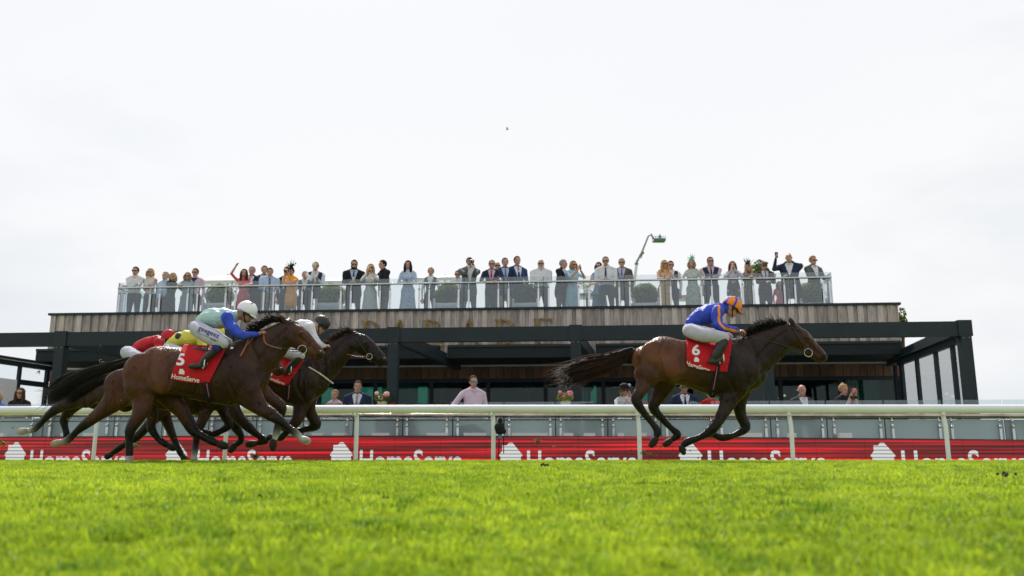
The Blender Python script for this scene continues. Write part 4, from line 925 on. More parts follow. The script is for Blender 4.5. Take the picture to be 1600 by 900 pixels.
def saddle_cloth(h, poly, number, numc, numh, numrot, house, txt, txtc, txtw, txtrot):
    # near side: a sheet following the flank, sampled on a grid inside the quad TL, TR, BR, BL; continues over the back to the off side
    TL, TR, BR, BL = [np.array(p, float) for p in poly]; nu, nv = 26, 22; near = np.zeros((nv, nu, 3)); ok = True
    for j in range(nv):
        for i in range(nu):
            a, c = i/(nu-1), j/(nv-1); q = (TL*(1-a)+TR*a)*(1-c)+(BL*(1-a)+BR*a)*c; q = q+[0, 3.0*math.sin(a*math.pi)*c]
            near[j, i] = on_surface(h, q[0], q[1], .020+.006*math.sin(a*9+c*3)*c)
    xs_ = near[:, :, 1]; base = np.median(xs_)
    # guard against rays that slip past the back
    for j in range(nv-2, -1, -1):
        bad = np.abs(near[j, :, 1]-h.Y) > .55; near[j][bad] = near[j+1][bad]+[0, .01, .02]
    far = near.copy(); far[:, :, 1] = 2*h.Y-near[:, :, 1]
    far = far[::-1]
    top0, top1 = near[0], far[-1]
    arch = []
    for t in (.2, .4, .6, .8):
        m_ = top0*(1-t)+top1*t; m_[:, 2] += .07*math.sin(t*math.pi); arch.append(m_)
    G = np.concatenate([near[::-1], np.array(arch), far[::-1]], 0) if False else np.concatenate([far[:], np.array(arch)[::-1], near], 0)
    r_, c_ = G.shape[:2]; V = G.reshape(-1, 3); Fc = [[j*c_+i, j*c_+i+1, (j+1)*c_+i+1, (j+1)*c_+i] for j in range(r_-1) for i in range(c_-1)]
    b = MB(); b.add(V, Fc, REDCLOTH); ob = b.build('saddle_cloth', h.t); md = ob.modifiers.new('thick', 'SOLIDIFY'); md.thickness = .008; md.offset = 0
    NF = [[j*nu+i, j*nu+i+1, (j+1)*nu+i+1, (j+1)*nu+i] for j in range(nv-1) for i in range(nu-1)]
    bv = BVHTree.FromPolygons([Vector(v) for v in near.reshape(-1, 3)], [tuple(f) for f in NF]); h.cloth = bv
    def decal(V2, T, c, rot, nm, m=whitec, bvh=bv, par=ob):
        V2, T = finer(V2, T, 2.2)
        ca, sa = math.cos(R(rot)), math.sin(R(rot)); W_ = []
        for x, y in V2:
            X, Y_ = x*ca+y*sa, y*ca-x*sa; W_.append(on_surface(h, c[0]+X, c[1]-Y_, .009, bvh))
        b = MB(); b.add(W_, T, m, smooth=False); return b.build(nm, par)
    h.decal = decal
    if number:
        V2, T = text_geo(number, 1.0, .03); V2 = V2*(numh/(V2[:, 1].max()*2)); decal(V2*[1.22, 1.05], T, numc, numrot, 'number')
    if house:
        s_ = house[2]; Hp = np.array([(-.5, -.5), (.5, -.5), (.5, -.1), (.62, -.1), (.05, .55), (-.18, .3), (-.18, .45), (-.42, .45), (-.42, .02), (-.62, -.1), (-.5, -.1)])*s_
        decal(Hp, [[0, 1, 2, 10]], house[:2], numrot, 'house_emblem'); decal(Hp[[9, 3, 4, 5]], [[0, 1, 2, 3]], house[:2], numrot, 'house_emblem'); decal(Hp[[8, 5, 6, 7]], [[0, 1, 2, 3]], house[:2], numrot, 'house_emblem')
    V2, T = text_geo(txt, 1.0, .016); V2 = V2*(txtw/(V2[:, 0].max()*2))*[1, 1.15]; decal(V2, T, txtc, txtrot, 'lettering')
    return ob

S6 = dict(body=(.28, .098, .040), shoulder=(.034, .017, .012), head_col=(.085, .030, .015),  # bay coat; rump colour raised for the sunlit highlight, shoulder darkened towards shade
  grooves=[[(1063, 560), (1065, 582), (1060, 600)], [(998, 562), (1002, 588), (1001, 606)], [(1036, 536), (1031, 560), (1041, 592)], [(1172, 530), (1184, 560), (1178, 592)], [(1142, 560), (1140, 590), (1149, 612)], [(1236, 545), (1212, 562), (1190, 582)], [(1228, 518), (1205, 535), (1186, 556)], [(1136, 628), (1123, 650)], [(1243, 541), (1253, 546), (1259, 537)], [(1258, 531), (1270, 544), (1280, 554)], [(1075, 602), (1100, 609), (1128, 613)]],
  torso=[(1008, 561, 22), (1030, 561, 36.5), (1058, 565, 35), (1088, 571, 38), (1118, 577, 43), (1148, 578, 46), (1166, 578, 34)],
  mass=[(1022, 560, 27, .13), (1012, 583, 20, .14), (1155, 578, 30, .12), (1148, 600, 20, .13), (1050, 575, 22, .17)],
  neck=[(1158, 566, 40), (1178, 556, 35), (1196, 544, 30), (1214, 533, 25), (1230, 522, 20), (1239, 517, 14)],
  head=[(1240, 518, 12.5), (1247, 527, 18), (1258, 537, 16.5), (1270, 547, 13), (1280, 554, 10.5), (1285, 558, 8)],
  ear=((1239, 510), (1230.5, 497)),
  legs=[(-.16, (.08, .03, .015), [(1022, 575, 25), (1008, 596, 15), (1001, 611, 10), (994, 625, 8.5, BLK), (1006, 645, 5.8, BLK), (1019, 661, 5, BLK), (1027, 673, 6.2, BLK), (1025, 683, 4.6, BLK)]),
        (.16, (.06, .024, .013), [(1040, 583, 27), (1036, 606, 16), (1027, 622, 11), (1021, 637, 8.5, BLK), (1036, 656, 5.6, BLK), (1050, 670, 5, BLK), (1059, 679, 6.2, BLK), (1052, 686, 4.8, BLK)]),
        (-.15, (.035, .017, .012), [(1146, 608, 22), (1137, 630, 13.5), (1127, 650, 9.5), (1112, 671, 8.5, BLK), (1094, 683, 5.2, BLK), (1075, 690, 6.4, BLK), (1067, 696, 4.8, BLK)]),
        (.15, (.03, .015, .011), [(1156, 608, 20), (1155, 632, 11.5), (1158, 650, 9), (1165, 668, 8, BLK), (1149, 679, 5, BLK), (1130, 684, 6, BLK), (1116, 680, 4.6, BLK)])],
  hoof=[(((1024, 686, 5.5), (1018, 695, 4.5), -.16), 0), (((1047, 689, 5), (1040, 694, 4.5), .16), 0), (((1065, 699, 4.8), (1068, 707, 3.6), -.15), 0), (((1112, 679, 4.6), (1106, 677, 5), .15), 0)],
  mane=([(1170, 528), (1183, 517), (1200, 511), (1216, 508), (1232, 507)], .15, hairm), mane_n=520,
  tail=([(992, 548), (972, 557), (950, 567), (925, 574), (898, 584), (866, 596)], 800, (.045, .155), hairm), tbrown=True)
S5 = dict(body=(.19, .064, .027), shoulder=(.065, .027, .016), head_col=(.15, .052, .022),  # bay coat; rump colour raised to carry a highlight
  grooves=[[(262, 560), (265, 590), (259, 612)], [(210, 576), (213, 605), (215, 628)], [(238, 551), (232, 580), (242, 615)], [(393, 540), (405, 570), (402, 600)], [(360, 575), (358, 600), (370, 622)], [(460, 548), (438, 568), (416, 592)], [(446, 516), (425, 535), (405, 560)], [(455, 536), (466, 544), (472, 533)], [(469, 527), (482, 539), (494, 549)], [(405, 632), (424, 648)], [(280, 612), (310, 620), (345, 626)]],
  torso=[(222, 582, 24), (240, 579, 38), (268, 580, 38), (300, 583, 40), (335, 586, 44), (368, 586, 48), (388, 584, 36)],
  mass=[(228, 582, 30, .13), (224, 603, 24, .14), (380, 588, 30, .12), (392, 606, 20, .13), (262, 595, 24, .17)],
  neck=[(378, 572, 42), (395, 561, 38), (413, 547, 34), (430, 533, 27), (443, 519, 20), (449, 511, 14)],
  head=[(450, 510, 12.5), (459, 522, 18.5), (471, 531, 17.5), (484, 542, 14), (495, 550, 11), (500, 554, 8.5)],
  ear=((448, 505), (440.5, 494)),
  legs=[(-.15, (.09, .032, .015), [(225, 600, 27), (224, 628, 19), (217, 650, 12), (204, 671, 9, BLK), (202, 690, 6, BLK), (202, 706, 6.2, BLK), (202, 713, 5, BLK)]),
        (.16, (.085, .03, .015), [(256, 605, 26), (270, 625, 17), (286, 645, 12), (302, 672, 9, BLK), (317, 682, 6, BLK), (331, 689, 6.5, BLK), (339, 693, 5, BLK)]),
        (-.15, (.075, .028, .015), [(388, 615, 24), (404, 634, 14.5), (418, 644, 11.5), (433, 654, 9, BLK), (449, 667, 6, BLK), (461, 676, 6.2, BLK), (469, 683, 4.8, WHT)]),
        (.15, (.10, .036, .018), [(402, 610, 20), (420, 622, 12), (432, 629, 10), (440, 638, 8.5, BLK), (436, 657, 6, BLK), (433, 673, 6.2, BLK), (429.5, 684, 4.8, WHT)])],
  hoof=[(((202, 715, 5.4), (202, 720.5, 6), -.15), 1), (((343, 694.5, 5.4), (352, 697, 5), .16), 0), (((472, 686, 5.2), (480, 689, 5), -.15), 1), (((427, 690, 5.4), (426.5, 701, 4), .15), 0)],
  mane=([(392, 524), (405, 513), (420, 504), (434, 500), (446, 503)], .14, hairm), mane_n=520,
  tail=([(206, 563), (180, 571), (150, 580), (120, 594), (95, 612), (70, 627)], 650, (.04, .082), hairm), tbrown=False)
def xf(spec, f, **kw):
    o = dict(spec); o['grooves'] = [[f(*q) for q in g_] for g_ in spec.get('grooves', [])]
    def t3(q, s): x, y = f(q[0], q[1]); return (x, y, q[2]*s, *q[3:])
    s = kw.pop('s')
    o['torso'] = [t3(q, s) for q in spec['torso']]; o['neck'] = [t3(q, s) for q in spec['neck']]; o['head'] = [t3(q, s) for q in spec['head']]
    o['mass'] = [(*f(a, b_), c*s, d) for a, b_, c, d in spec['mass']]; o['ear'] = (f(*spec['ear'][0]), f(*spec['ear'][1])); o['mane'] = ([f(*q) for q in spec['mane'][0]], spec['mane'][1], spec['mane'][2])
    o.update(kw); return o
SY = xf(S5, lambda x, y: (262+(x-304)*.9, 545+(y-515)*.88), s=.88, body=(.12, .04, .02), shoulder=(.05, .02, .013),
  legs=[(-.14, (.11, .038, .018), [(192, 612, 25), (172, 632, 17), (153, 648, 11), (132, 664, 8, BLK), (118, 676, 5.4, BLK), (107, 687, 6, BLK), (99, 690, 5, WHT)]),
        (.14, (.08, .03, .015), [(215, 612, 22), (232, 632, 15), (238, 652, 9), (236, 668, 7, BLK), (246, 684, 5, BLK), (256, 692, 5.5, BLK), (262, 696, 4.5, BLK)]),
        (-.13, (.06, .025, .014), [(333, 618, 18), (325, 636, 11.5), (317, 655, 8.5), (309, 675, 7, BLK), (306, 694, 5, BLK), (304, 707, 5.4, BLK), (303, 713, 4.6, WHT)]),
        (.13, (.05, .02, .013), [(338, 618, 16), (346, 636, 10), (352, 650, 8), (358, 664, 7, BLK), (346, 673, 5, BLK), (334, 678, 5.5, BLK), (326, 676, 4.5, BLK)])],
  hoof=[(((94, 691, 4.6), (85, 693, 4.6), -.14), 1), (((265, 698, 4.6), (271, 700, 4.4), .14), 0), (((303, 714, 4.6), (303, 719, 5), -.13), 1), (((322, 675, 4.4), (316, 674, 4.4), .13), 0)],
  tail=([(170, 590), (150, 597), (130, 606), (112, 617), (95, 628)], 350, (.04, .12), hairm), mane=None)
SR = xf(S5, lambda x, y: (206+(x-304)*.8, 550+(y-515)*.8), s=.80, body=(.05, .022, .014), shoulder=(.04, .018, .012),
  legs=[(-.13, (.045, .02, .013), [(145, 612, 21), (120, 624, 15), (98, 634, 10), (80, 645, 7, BLK), (66, 659, 5, BLK), (55, 670, 5.5, BLK), (47, 673, 4.6, WHT)]),
        (.13, (.04, .018, .012), [(135, 615, 18), (116, 632, 13), (106, 645, 9), (100, 657, 7, BLK), (102, 669, 5, BLK), (104, 678, 5.2, BLK), (103, 683, 4.4, BLK)]),
        (-.12, (.06, .026, .015), [(262, 625, 18), (248, 646, 11), (232, 664, 8), (213, 684, 6.5, BLK), (196, 694, 4.6, BLK), (184, 702, 5.4, BLK), (177, 707, 4.4, BLK)]),
        (.12, (.07, .03, .018), [(252, 628, 16), (257, 648, 10.5), (263, 664, 8), (270, 681, 6, (.03, .015, .01)), (276, 695, 4.6, BLK), (281, 706, 5, BLK), (284, 711, 4.4, BLK)])],
  hoof=[(((43, 673, 4.4), (33, 674, 5), -.13), 1), (((103, 684, 4.2), (102, 690, 4.6), .13), 0), (((175, 709, 4.2), (168, 713, 4.4), -.12), 0), (((285, 712, 4.2), (288, 717, 4.6), .12), 0)],
  tail=([(132, 583), (115, 588), (98, 597), (84, 610), (72, 622)], 350, (.04, .11), hairm), mane=None)
SB = dict(grooves=[[(500, 545), (508, 575), (500, 602)], [(466, 580), (464, 604), (474, 622)], [(548, 552), (532, 572), (518, 596)], [(543, 529), (524, 548), (506, 570)], [(560, 548), (570, 553), (574, 544)]], body=(.06, .025, .014), shoulder=(.045, .020, .013), head_col=(.022, .013, .011),
  torso=[(345, 598, 21), (363, 593, 31), (388, 592, 31), (416, 594, 34), (446, 595, 38), (470, 595, 40), (487, 594, 30)],
  mass=[(356, 595, 23, .13), (350, 612, 18, .14), (478, 598, 25, .12), (480, 614, 17, .13)],
  neck=[(478, 588, 37), (494, 576, 32), (511, 563, 28), (526, 551, 23), (541, 539, 18), (549, 531, 13)],
  head=[(552, 527, 11), (561, 535, 16), (573, 543, 15), (585, 553, 12), (595, 561, 10), (599, 564, 7.5)],
  ear=((551, 521), (543.5, 512)),
  legs=[(-.13, (.05, .02, .013), [(355, 612, 21), (361, 632, 14), (371, 650, 10), (390, 669, 7.5, BLK), (403, 680, 5, BLK), (416, 688, 5.8, BLK), (405, 692, 4.6, BLK)]),
        (.13, (.04, .017, .012), [(345, 614, 20), (350, 636, 13), (362, 658, 9), (371, 672, 7, BLK), (377, 682, 5, BLK), (375, 690, 5.5, BLK), (370, 694, 4.6, BLK)]),
        (-.13, (.04, .018, .012), [(474, 620, 18), (470, 638, 12.5), (464, 656, 9.5), (454, 668, 7.5, BLK), (446, 677, 5.2, BLK), (439, 684, 5.6, BLK), (433, 684, 4.6, BLK)]),
        (.13, (.035, .016, .011), [(480, 620, 17), (483, 640, 10.5), (489, 653, 9), (494, 665, 8, BLK), (476, 671, 5, BLK), (460, 674, 5.6, BLK), (449, 671, 4.6, BLK)])],
  hoof=[(((398, 693, 5), (389, 694, 5), -.13), 0), (((367, 696, 5), (361, 703, 4.6), .13), 0), (((430, 684, 4.6), (423, 683, 4.6), -.13), 0), (((446, 670, 4.4), (441, 668, 4.4), .13), 0)],
  mane=([(503, 546), (516, 536), (528, 527), (540, 519), (549, 516)], .13, hair_b), mane_n=380,
  tail=([(333, 580), (315, 586), (298, 596), (284, 610)], 150, (.04, .10), hairm))
Y6, Y5, YY, YB, YR = 11.0, 10.6, 11.7, 12.75, 12.9
H6 = make_horse('racehorse', 'bay racehorse galloping alone in the lead with red number 6 cloth', Y6, S6)
H5 = make_horse('racehorse', 'bay racehorse nearest the camera in the left group with red number 5 cloth', Y5, S5)
HY = make_horse('racehorse', 'bay racehorse half hidden behind horse 5, under the yellow-jacketed jockey', YY, SY, voxel=.014)
HR = make_horse('racehorse', 'dark racehorse at the back of the group with stretched white hind hoof, far left', YR, SR, voxel=.014)
HB = make_horse('racehorse', 'dark brown racehorse leading the left group under the jockey in a black cap', YB, SB, voxel=.012)
saddle_cloth(H6, [(1073, 531), (1144, 535), (1136, 581), (1073, 571)], '6', (1087.6, 546.5), 16.5, 3, (1088.5, 561.5, 7.5), 'HomeServe', (1091, 573), 38, 17)
saddle_cloth(H5, [(284, 545), (351, 549), (327, 598), (265.5, 592)], '5', (281.8, 561.5), 18.5, 6, (284, 580.5, 8.5), 'HomeServe', (290, 591), 44, 9)
saddle_cloth(HB, [(437, 560), (474, 565), (449, 603), (416.5, 591)], '', None, 0, 14, (422, 583, 7), 'HomeServe', (431.5, 594.5), 28, 21)
# bridles, reins, girths
def tack(h, S_, cheek, nose, brow, bit, bitr, girth, col=leather):
    strap(h, cheek, .008, col, 'cheek_strap'); strap(h, nose, .007, col, 'noseband'); strap(h, brow, .007, col, 'browband')
    c = on_surface(h, bit[0], bit[1], .02); ringm(c, bitr/ppm(bit[1], h.Y), metalb, 'bit_ring', h.t, .0042)
    if girth: strap(h, girth, .05, cloth('girth_navy', (.012, .012, .02)), 'girth', lift_=-.015); strap(h, girth, .006, cloth('girth_stripe', (.45, .12, .16)), 'girth_stripe', lift_=.042)
tack(H6, S6, [(1238, 512), (1246, 524), (1252, 535), (1262, 550)], [(1272, 535), (1266, 545), (1258, 556)], [(1240, 514), (1247, 515), (1252, 518)], (1263, 551), 6.3, [(1121, 573), (1118, 590), (1115, 606), (1113, 616)])
tack(H5, S5, [(448, 508), (456, 520), (463, 532), (471, 546)], [(487, 530), (479, 542), (470, 553)], [(450, 506), (458, 502), (466, 505)], (472, 546.5), 7, [(323, 600), (325, 612), (328, 624)])
tack(HB, SB, [(550, 524), (559, 533), (568, 545), (577, 556)], [(592, 549), (585, 556), (578, 566)], [(552, 523), (558, 521), (563, 524)], (577, 557), 4.5, [(452, 602), (451, 614), (450, 624)])
strap(HB, [(483, 574), (500, 584), (520, 599)], .012, cloth('sheepskin', (.6, .58, .52)), 'breastplate')
strap(H5, [(292, 541.5), (308, 545), (326, 548)], .022, leather, 'saddle', lift_=.03); strap(H5, [(290, 539.5), (306, 542.5), (324, 545)], .010, cloth('saddle_edge', (.55, .55, .56)), 'saddle_edge', lift_=.05)
strap(H5, [(388, 531), (384, 541), (376, 556)], .013, brownl, 'martingale'); strap(H5, [(396, 528), (391, 533), (388, 537)], .008, brownl, 'rein_loop')
strap(H5, [(412, 524), (414, 535), (424, 541), (440, 545)], .009, brownl, 'neck_strap')
def reins(h, a, mid, bit, m):
    for o in (-1, 1):
        p0 = P(a[0], a[1], h.Y+o*.05); p1 = on_surface(h, mid[0], mid[1], .02); p2 = on_surface(h, bit[0], bit[1], .03)
        if o > 0: p1[1] = 2*h.Y-p1[1]; p2[1] = 2*h.Y-p2[1]
        free_line([p0, p1, p2], .006, m, 'rein', h.t)
reins(H6, (1158, 524), (1205, 534), (1262, 551), leather); reins(H5, (407, 523), (440, 543), (471, 547), leather); reins(HB, (509, 543), (545, 554), (576, 557), brownl)
# ================================================================== THE JOCKEYS
SKIN = mat('skin', (.50, .27, .19), .55, var=.08, scale=12)
SKIN2 = mat('skin_tanned', (.36, .18, .115), .55, var=.08, scale=12)
bootm = mat('boot_leather', (.012, .012, .013), .3); breech = cloth('white_breeches', (.46, .46, .54), var=.05)
lens = mat('dark_lens', (.008, .008, .010), .08, spec=.8)
def hand_prims(s, w, d, up, tag, sc=1.0, curl=.5, thumb_side=None):
    # palm, four unequal bent fingers and a thumb leaving the side of the palm
    w = np.asarray(w, float); d = unit(d); up = unit(np.asarray(up, float)-d*np.dot(up, d)); sd_ = np.cross(d, up)
    s.tube([w, w+d*.035*sc, w+d*.085*sc], [.020*sc, .026*sc, .026*sc], tag, lat=1.35, side=sd_, n=10)
    for k, ln in enumerate((.070, .080, .074, .058)):
        b0 = w+d*.075*sc+sd_*(k-1.5)*.019*sc; L_ = ln*sc; d2 = unit(d*(1-curl*.5)-up*curl*.9); d3 = unit(d*(1-curl)-up*curl*1.6+d*.02)
        s.tube([b0, b0+d*L_*.3, b0+d*L_*.3+d2*L_*.4, b0+d*L_*.3+d2*L_*.4+d3*L_*.3], [.010*sc, .0095*sc, .009*sc, .0075*sc], tag, n=8, sub=1)
    ts = sd_*(-1 if thumb_side is None else thumb_side)
    b0 = w+d*.03*sc+ts*.024*sc; s.tube([b0, b0+unit(d+ts*.9)*.035*sc, b0+unit(d+ts*.5-up*.5)*.065*sc], [.012*sc, .011*sc, .009*sc], tag, n=8, sub=1)
def head_prims(s, c, fwd, up, tag, sc=1.0):
    f = unit(fwd); u = unit(np.asarray(up, float)-f*np.dot(up, f)); r = np.cross(f, u); M = np.column_stack([r, f, u]); c = np.asarray(c, float)
    s.ball(c+u*.02*sc-f*.008*sc, (.073*sc, .092*sc, .092*sc), tag, M); s.ball(c-u*.045*sc+f*.028*sc, (.055*sc, .060*sc, .062*sc), tag, M)
    s.ball(c-u*.092*sc+f*.058*sc, (.026*sc, .024*sc, .020*sc), tag, M)                                              # chin
    s.tube([c+u*.012*sc+f*.082*sc, c-u*.018*sc+f*.104*sc, c-u*.030*sc+f*.098*sc], [.011*sc, .015*sc, .013*sc], tag, n=8, sub=1)  # nose
    s.tube([c-u*.060*sc+f*.080*sc-r*.018*sc, c-u*.062*sc+f*.088*sc, c-u*.060*sc+f*.080*sc+r*.018*sc], .010*sc, tag, n=6, sub=1)   # lips
    s.tube([c+u*.030*sc+f*.078*sc-r*.034*sc, c+u*.034*sc+f*.086*sc, c+u*.030*sc+f*.078*sc+r*.034*sc], .010*sc, tag, n=6, sub=1)   # brow
    for o in (-1, 1): s.ball(c+r*o*.074*sc-f*.004*sc-u*.008*sc, (.010*sc, .020*sc, .032*sc), tag, M)
    return M
def face_mesh(parent, c, M, sc=1.0, eyes=True, beard=None, lipm=None):
    r, f, u = M[:, 0], M[:, 1], M[:, 2]; c = np.asarray(c, float)
    if eyes:
        for o in (-1, 1):
            b = MB(); e = c+r*o*.031*sc+f*.083*sc+u*.010*sc; b.ball(e, (.013*sc, .008*sc, .008*sc), mat('eye_white', (.6, .58, .55), .3), 8, 6, M); b.ball(e+f*.006*sc, (.006*sc, .004*sc, .007*sc), mat('eye_dark'), 8, 6, M)
            b.tube([e+u*.017*sc-r*.016*sc, e+u*.021*sc+f*.004*sc, e+u*.017*sc+r*.016*sc], .0035*sc, mat('brow_hair', (.06, .04, .03), .8), n=5); b.build('eye', parent)
    b = MB(); b.tube([c-u*.060*sc+f*.093*sc-r*.020*sc, c-u*.062*sc+f*.0995*sc, c-u*.060*sc+f*.093*sc+r*.020*sc], .0045*sc, lipm or mat('lips', (.36, .11, .10), .5), n=6, sub=2); b.build('mouth', parent)
def make_jockey(name, label, h, sp):
    Y = h.Y; s = Solid(); TG = sp['mats']; keys = list(TG); body = TG['top']
    def add(lst, tg, lat, off=0.0, sub=3, offs=None):
        pts = [P(q[0], q[1], Y+(offs[i] if offs else off)) for i, q in enumerate(lst)]; r = [q[2]/ppm(q[1], Y) for q in lst]
        s.tube(pts, r, tg, lat=lat, sub=sub, n=16); return pts
    add(sp['torso'], 'top', 1.15); add(sp['seat'], 'legs', 1.15)
    Lg = sp.get('thigh'); 
    for o in (-1, 1):
        if sp.get('near_only') and o > 0: continue
        dx = 0 if o < 0 else 6
        add([(x+dx*(i > 0), y, r_) for i, (x, y, r_) in enumerate(Lg)], 'legs', .95, offs=[o*.10, o*.22, o*.30, o*.31][:len(Lg)])
        if sp.get('boot'):
            kb = sp['boot']; add([(x+dx, y, r_) for x, y, r_ in kb], 'boot', .9, offs=[o*.31]*len(kb))
            add([(x+dx, y, r_) for x, y, r_ in sp['foot']], 'boot', .9, offs=[o*.31]*len(sp['foot']), sub=2)
            if sp.get('knee'): x, y, r_ = sp['knee']; s.ball(P(x+dx, y, Y+o*.31), r_/ppm(y, Y), 'knee')
        add(sp['arm'], 'sleeve', 1.0, offs=[o*(.20 if i < 2 else .23 if i == 2 else .12) for i in range(len(sp['arm']))] if len(sp['arm']) > 3 else [o*.19, o*.25, o*.10])
        q0, q1 = sp['hand'] if o < 0 else sp.get('hand2', sp['hand']); w = P(*q0, Y+o*.10); e = P(*q1, Y+o*.07); hand_prims(s, w, e-w, (0, 0, 1), 'skin', 1.05, .75, -o)
    hc = P(sp['helmet'][0], sp['helmet'][1], Y); fw, up = sp['look']; fwd = np.array([fw[0], -.06, fw[1]]); upv = np.array([up[0], 0, up[1]]); sc = 1.0
    M = head_prims(s, hc-unit(upv)*.02, fwd, upv, 'skin', sc); r, f, u = M[:, 0], M[:, 1], M[:, 2]
    neck0 = P(*sp['torso'][-1][:2], Y); s.tube([neck0, hc-u*.06-f*.03], [.06, .055], 'skin', n=10)
    V, Fc = s.skin(.0085, 4); vt = np.array([s.t[i] for i in s.nearest(V)]); nn_ = vnormals(V, Fc)
    fold = np.sin(34*(V[:, 0]*.75+V[:, 2]*.65)+2.2*np.sin(11*V[:, 2]+7*V[:, 1])+1.6*np.sin(17*V[:, 0]-9*V[:, 1])); fold = np.sign(fold)*np.abs(fold)**.7
    V = V+nn_*(np.isin(vt, ['top', 'sleeve'])*.0058*fold+np.isin(vt, ['legs', 'boot'])*.0022*fold)[:, None]; near = s.nearest(V[Fc].mean(1)); tg = [s.t[i] for i in near]; cen = V[Fc].mean(1)
    base = P(sp['torso'][2][0], sp['seat'][0][1], Y)
    t = thing(name, label, 'jockey', base, 'jockeys crouched on their horses'); b = MB()
    # the body is one continuous skin; every zone carries its own cloth
    ms = {k: b.mi(v) for k, v in TG.items()}; idx = np.array([ms[k] for k in tg])
    if sp.get('paint'): idx = sp['paint'](idx, cen, tg, ms, Y, b)
    b.add(V, Fc, TG['top'], idx); b.build('body', t)
    bv = BVHTree.FromPolygons([Vector(v) for v in V], [tuple(q) for q in Fc])
    # helmet with peak, band and goggles
    hm, band = sp['helmet_mats']; e = MB(); hc2 = hc+u*.008
    th = np.linspace(0, math.pi*.60, 11)[1:]; ph = np.linspace(0, 2*math.pi, 26, endpoint=False)
    HV = np.array([hc2+r*.098*math.sin(a)*math.cos(p_)+f*(.122*math.sin(a)*math.sin(p_)-.012)+u*(.112*math.cos(a)+.018) for a in th for p_ in ph]+[hc2-f*.012+u*.130]); n = 26; m_ = len(th)
    Q = [[i*n+j, i*n+(j+1) % n, (i+1)*n+(j+1) % n, (i+1)*n+j] for i in range(m_-1) for j in range(n)]; Tt = [[m_*n, j, (j+1) % n] for j in range(n)]
    e.add(HV, Q, hm); e.ch.append((np.zeros((0, 3)), np.array(Tt), np.full(len(Tt), e.mi(hm)), True))
    if sp.get('helmet_paint'):
        for c in range(len(e.ch)):
            _, Fq_, ix, sm = e.ch[c]; cc = HV[Fq_].mean(1)-hc2; e.ch[c] = (e.ch[c][0], Fq_, np.where(sp['helmet_paint'](cc @ r, cc @ f, cc @ u), e.mi(sp['helmet_mat2']), ix), sm)
    hob = e.build('helmet', t); md = hob.modifiers.new('t', 'SOLIDIFY'); md.thickness = .008
    e = MB(); pk = []
    for a in np.linspace(-.9, .9, 9):
        pk.append(hc2+f*(.105*math.cos(a))+r*.095*math.sin(a)+u*(-.005)); 
    for a in np.linspace(-.9, .9, 9): pk.append(hc2+f*(.105*math.cos(a)+.062*math.cos(a*1.3))+r*.085*math.sin(a)-u*.024)
    e.add(pk, [[i, i+1, i+10, i+9] for i in range(8)], sp.get('peak_mat', hm)); po = e.build('peak', hob); md = po.modifiers.new('t', 'SOLIDIFY'); md.thickness = .007
    e = MB(); e.tube([hc2+r*math.cos(a)*.090+f*(math.sin(a)*.0+.02-.05*math.cos(a)**2*0)+u*(.124*math.sin(a)+.015)+f*.0 for a in np.linspace(-.6, math.pi+.6, 20)], .006, BLACKM, n=6, side=f); e.build('helmet_strap', hob)
    e = MB(); hf = hc-u*.012
    for o in (-1, 1): e.ball(hf+r*o*.034+f*.086-u*.004, (.032, .018, .026), lens, 10, 7, M)
    e.tube([hf-r*.088+f*.0, hf-r*.075+f*.055, hf-r*.0+f*.085, hf+r*.075+f*.055, hf+r*.088], [.014, .014, .010, .014, .014], BLACKM, n=6, sub=2, side=u); e.build('goggles', t)
    e = MB(); e.tube([hc+r*.086-u*.02-f*.01, hc+r*.05-u*.105+f*.05, hc-r*.05-u*.105+f*.05, hc-r*.086-u*.02-f*.01], .007, BLACKM, n=6, sub=3); e.build('chin_strap', t)
    face_mesh(t, hc-u*.02, M, 1.0, eyes=False)
    if sp.get('boot') :
        e = MB(); c = P(sp['foot'][0][0]+1, sp['foot'][0][1]-2, Y-.31); w = .05
        e.tube([c+np.array([math.cos(a)*.03*0+.012, math.cos(a)*.055, math.sin(a)*.075]) for a in np.linspace(-.5, math.pi+.5, 16)], .007, metalb, n=6); e.tube([P(sp['foot'][0][0]-2, sp['foot'][0][1]+3.3, Y-.36), P(sp['foot'][0][0]-2, sp['foot'][0][1]+3.3, Y-.26)], .010, metalb, n=6)
        e.tube([c+[.012, 0, .07], P(sp['foot'][0][0]+6, sp['foot'][0][1]-34, Y-.27)], .010, leather, n=6); e.build('stirrup', h.t)
    return t, bv
def decal_on(t, bvh, h, V2, T, c, rot, nm, m, lift_=.006):
    ca, sa = math.cos(R(rot)), math.sin(R(rot)); b = MB(); V2, T = finer(V2, T, 2.5)
    b.add([on_surface(h, c[0]+x*ca+y*sa, c[1]-(y*ca-x*sa), lift_, bvh) for x, y in V2], T, m, smooth=False); return b.build(nm, t)
sb = cloth('silks_royal_blue', (.035, .07, .50), var=.15, bump=.9, rough=.5); so = cloth('silks_orange', (.85, .26, .03), var=.1, bump=.6, rough=.5)
def paint6(idx, cen, tg, ms, Y, b):
    # two orange stripes run down the sleeve, following the arm
    k = b.mi(so); T_ = np.array([x == 'sleeve' for x in tg]); A1 = [P(1122, 478, Y), P(1121, 495, Y), P(1124, 511, Y), P(1150, 516, Y)]
    path = catmull([a+[0, -.2, 0] for a in A1], 10); d = np.linalg.norm(cen[:, None]-path[None], axis=2); j = d.argmin(1)
    tn = np.gradient(path, axis=0); tn /= np.linalg.norm(tn, axis=1, keepdims=True); nr = np.cross(tn, [0, 1, 0]); off = ((cen-path[j])*nr[j]).sum(1)
    st = (np.abs(np.abs(off+.004)-.040) < .016) | ((np.abs(off-.0) < .0))
    return np.where(T_ & st, k, idx)
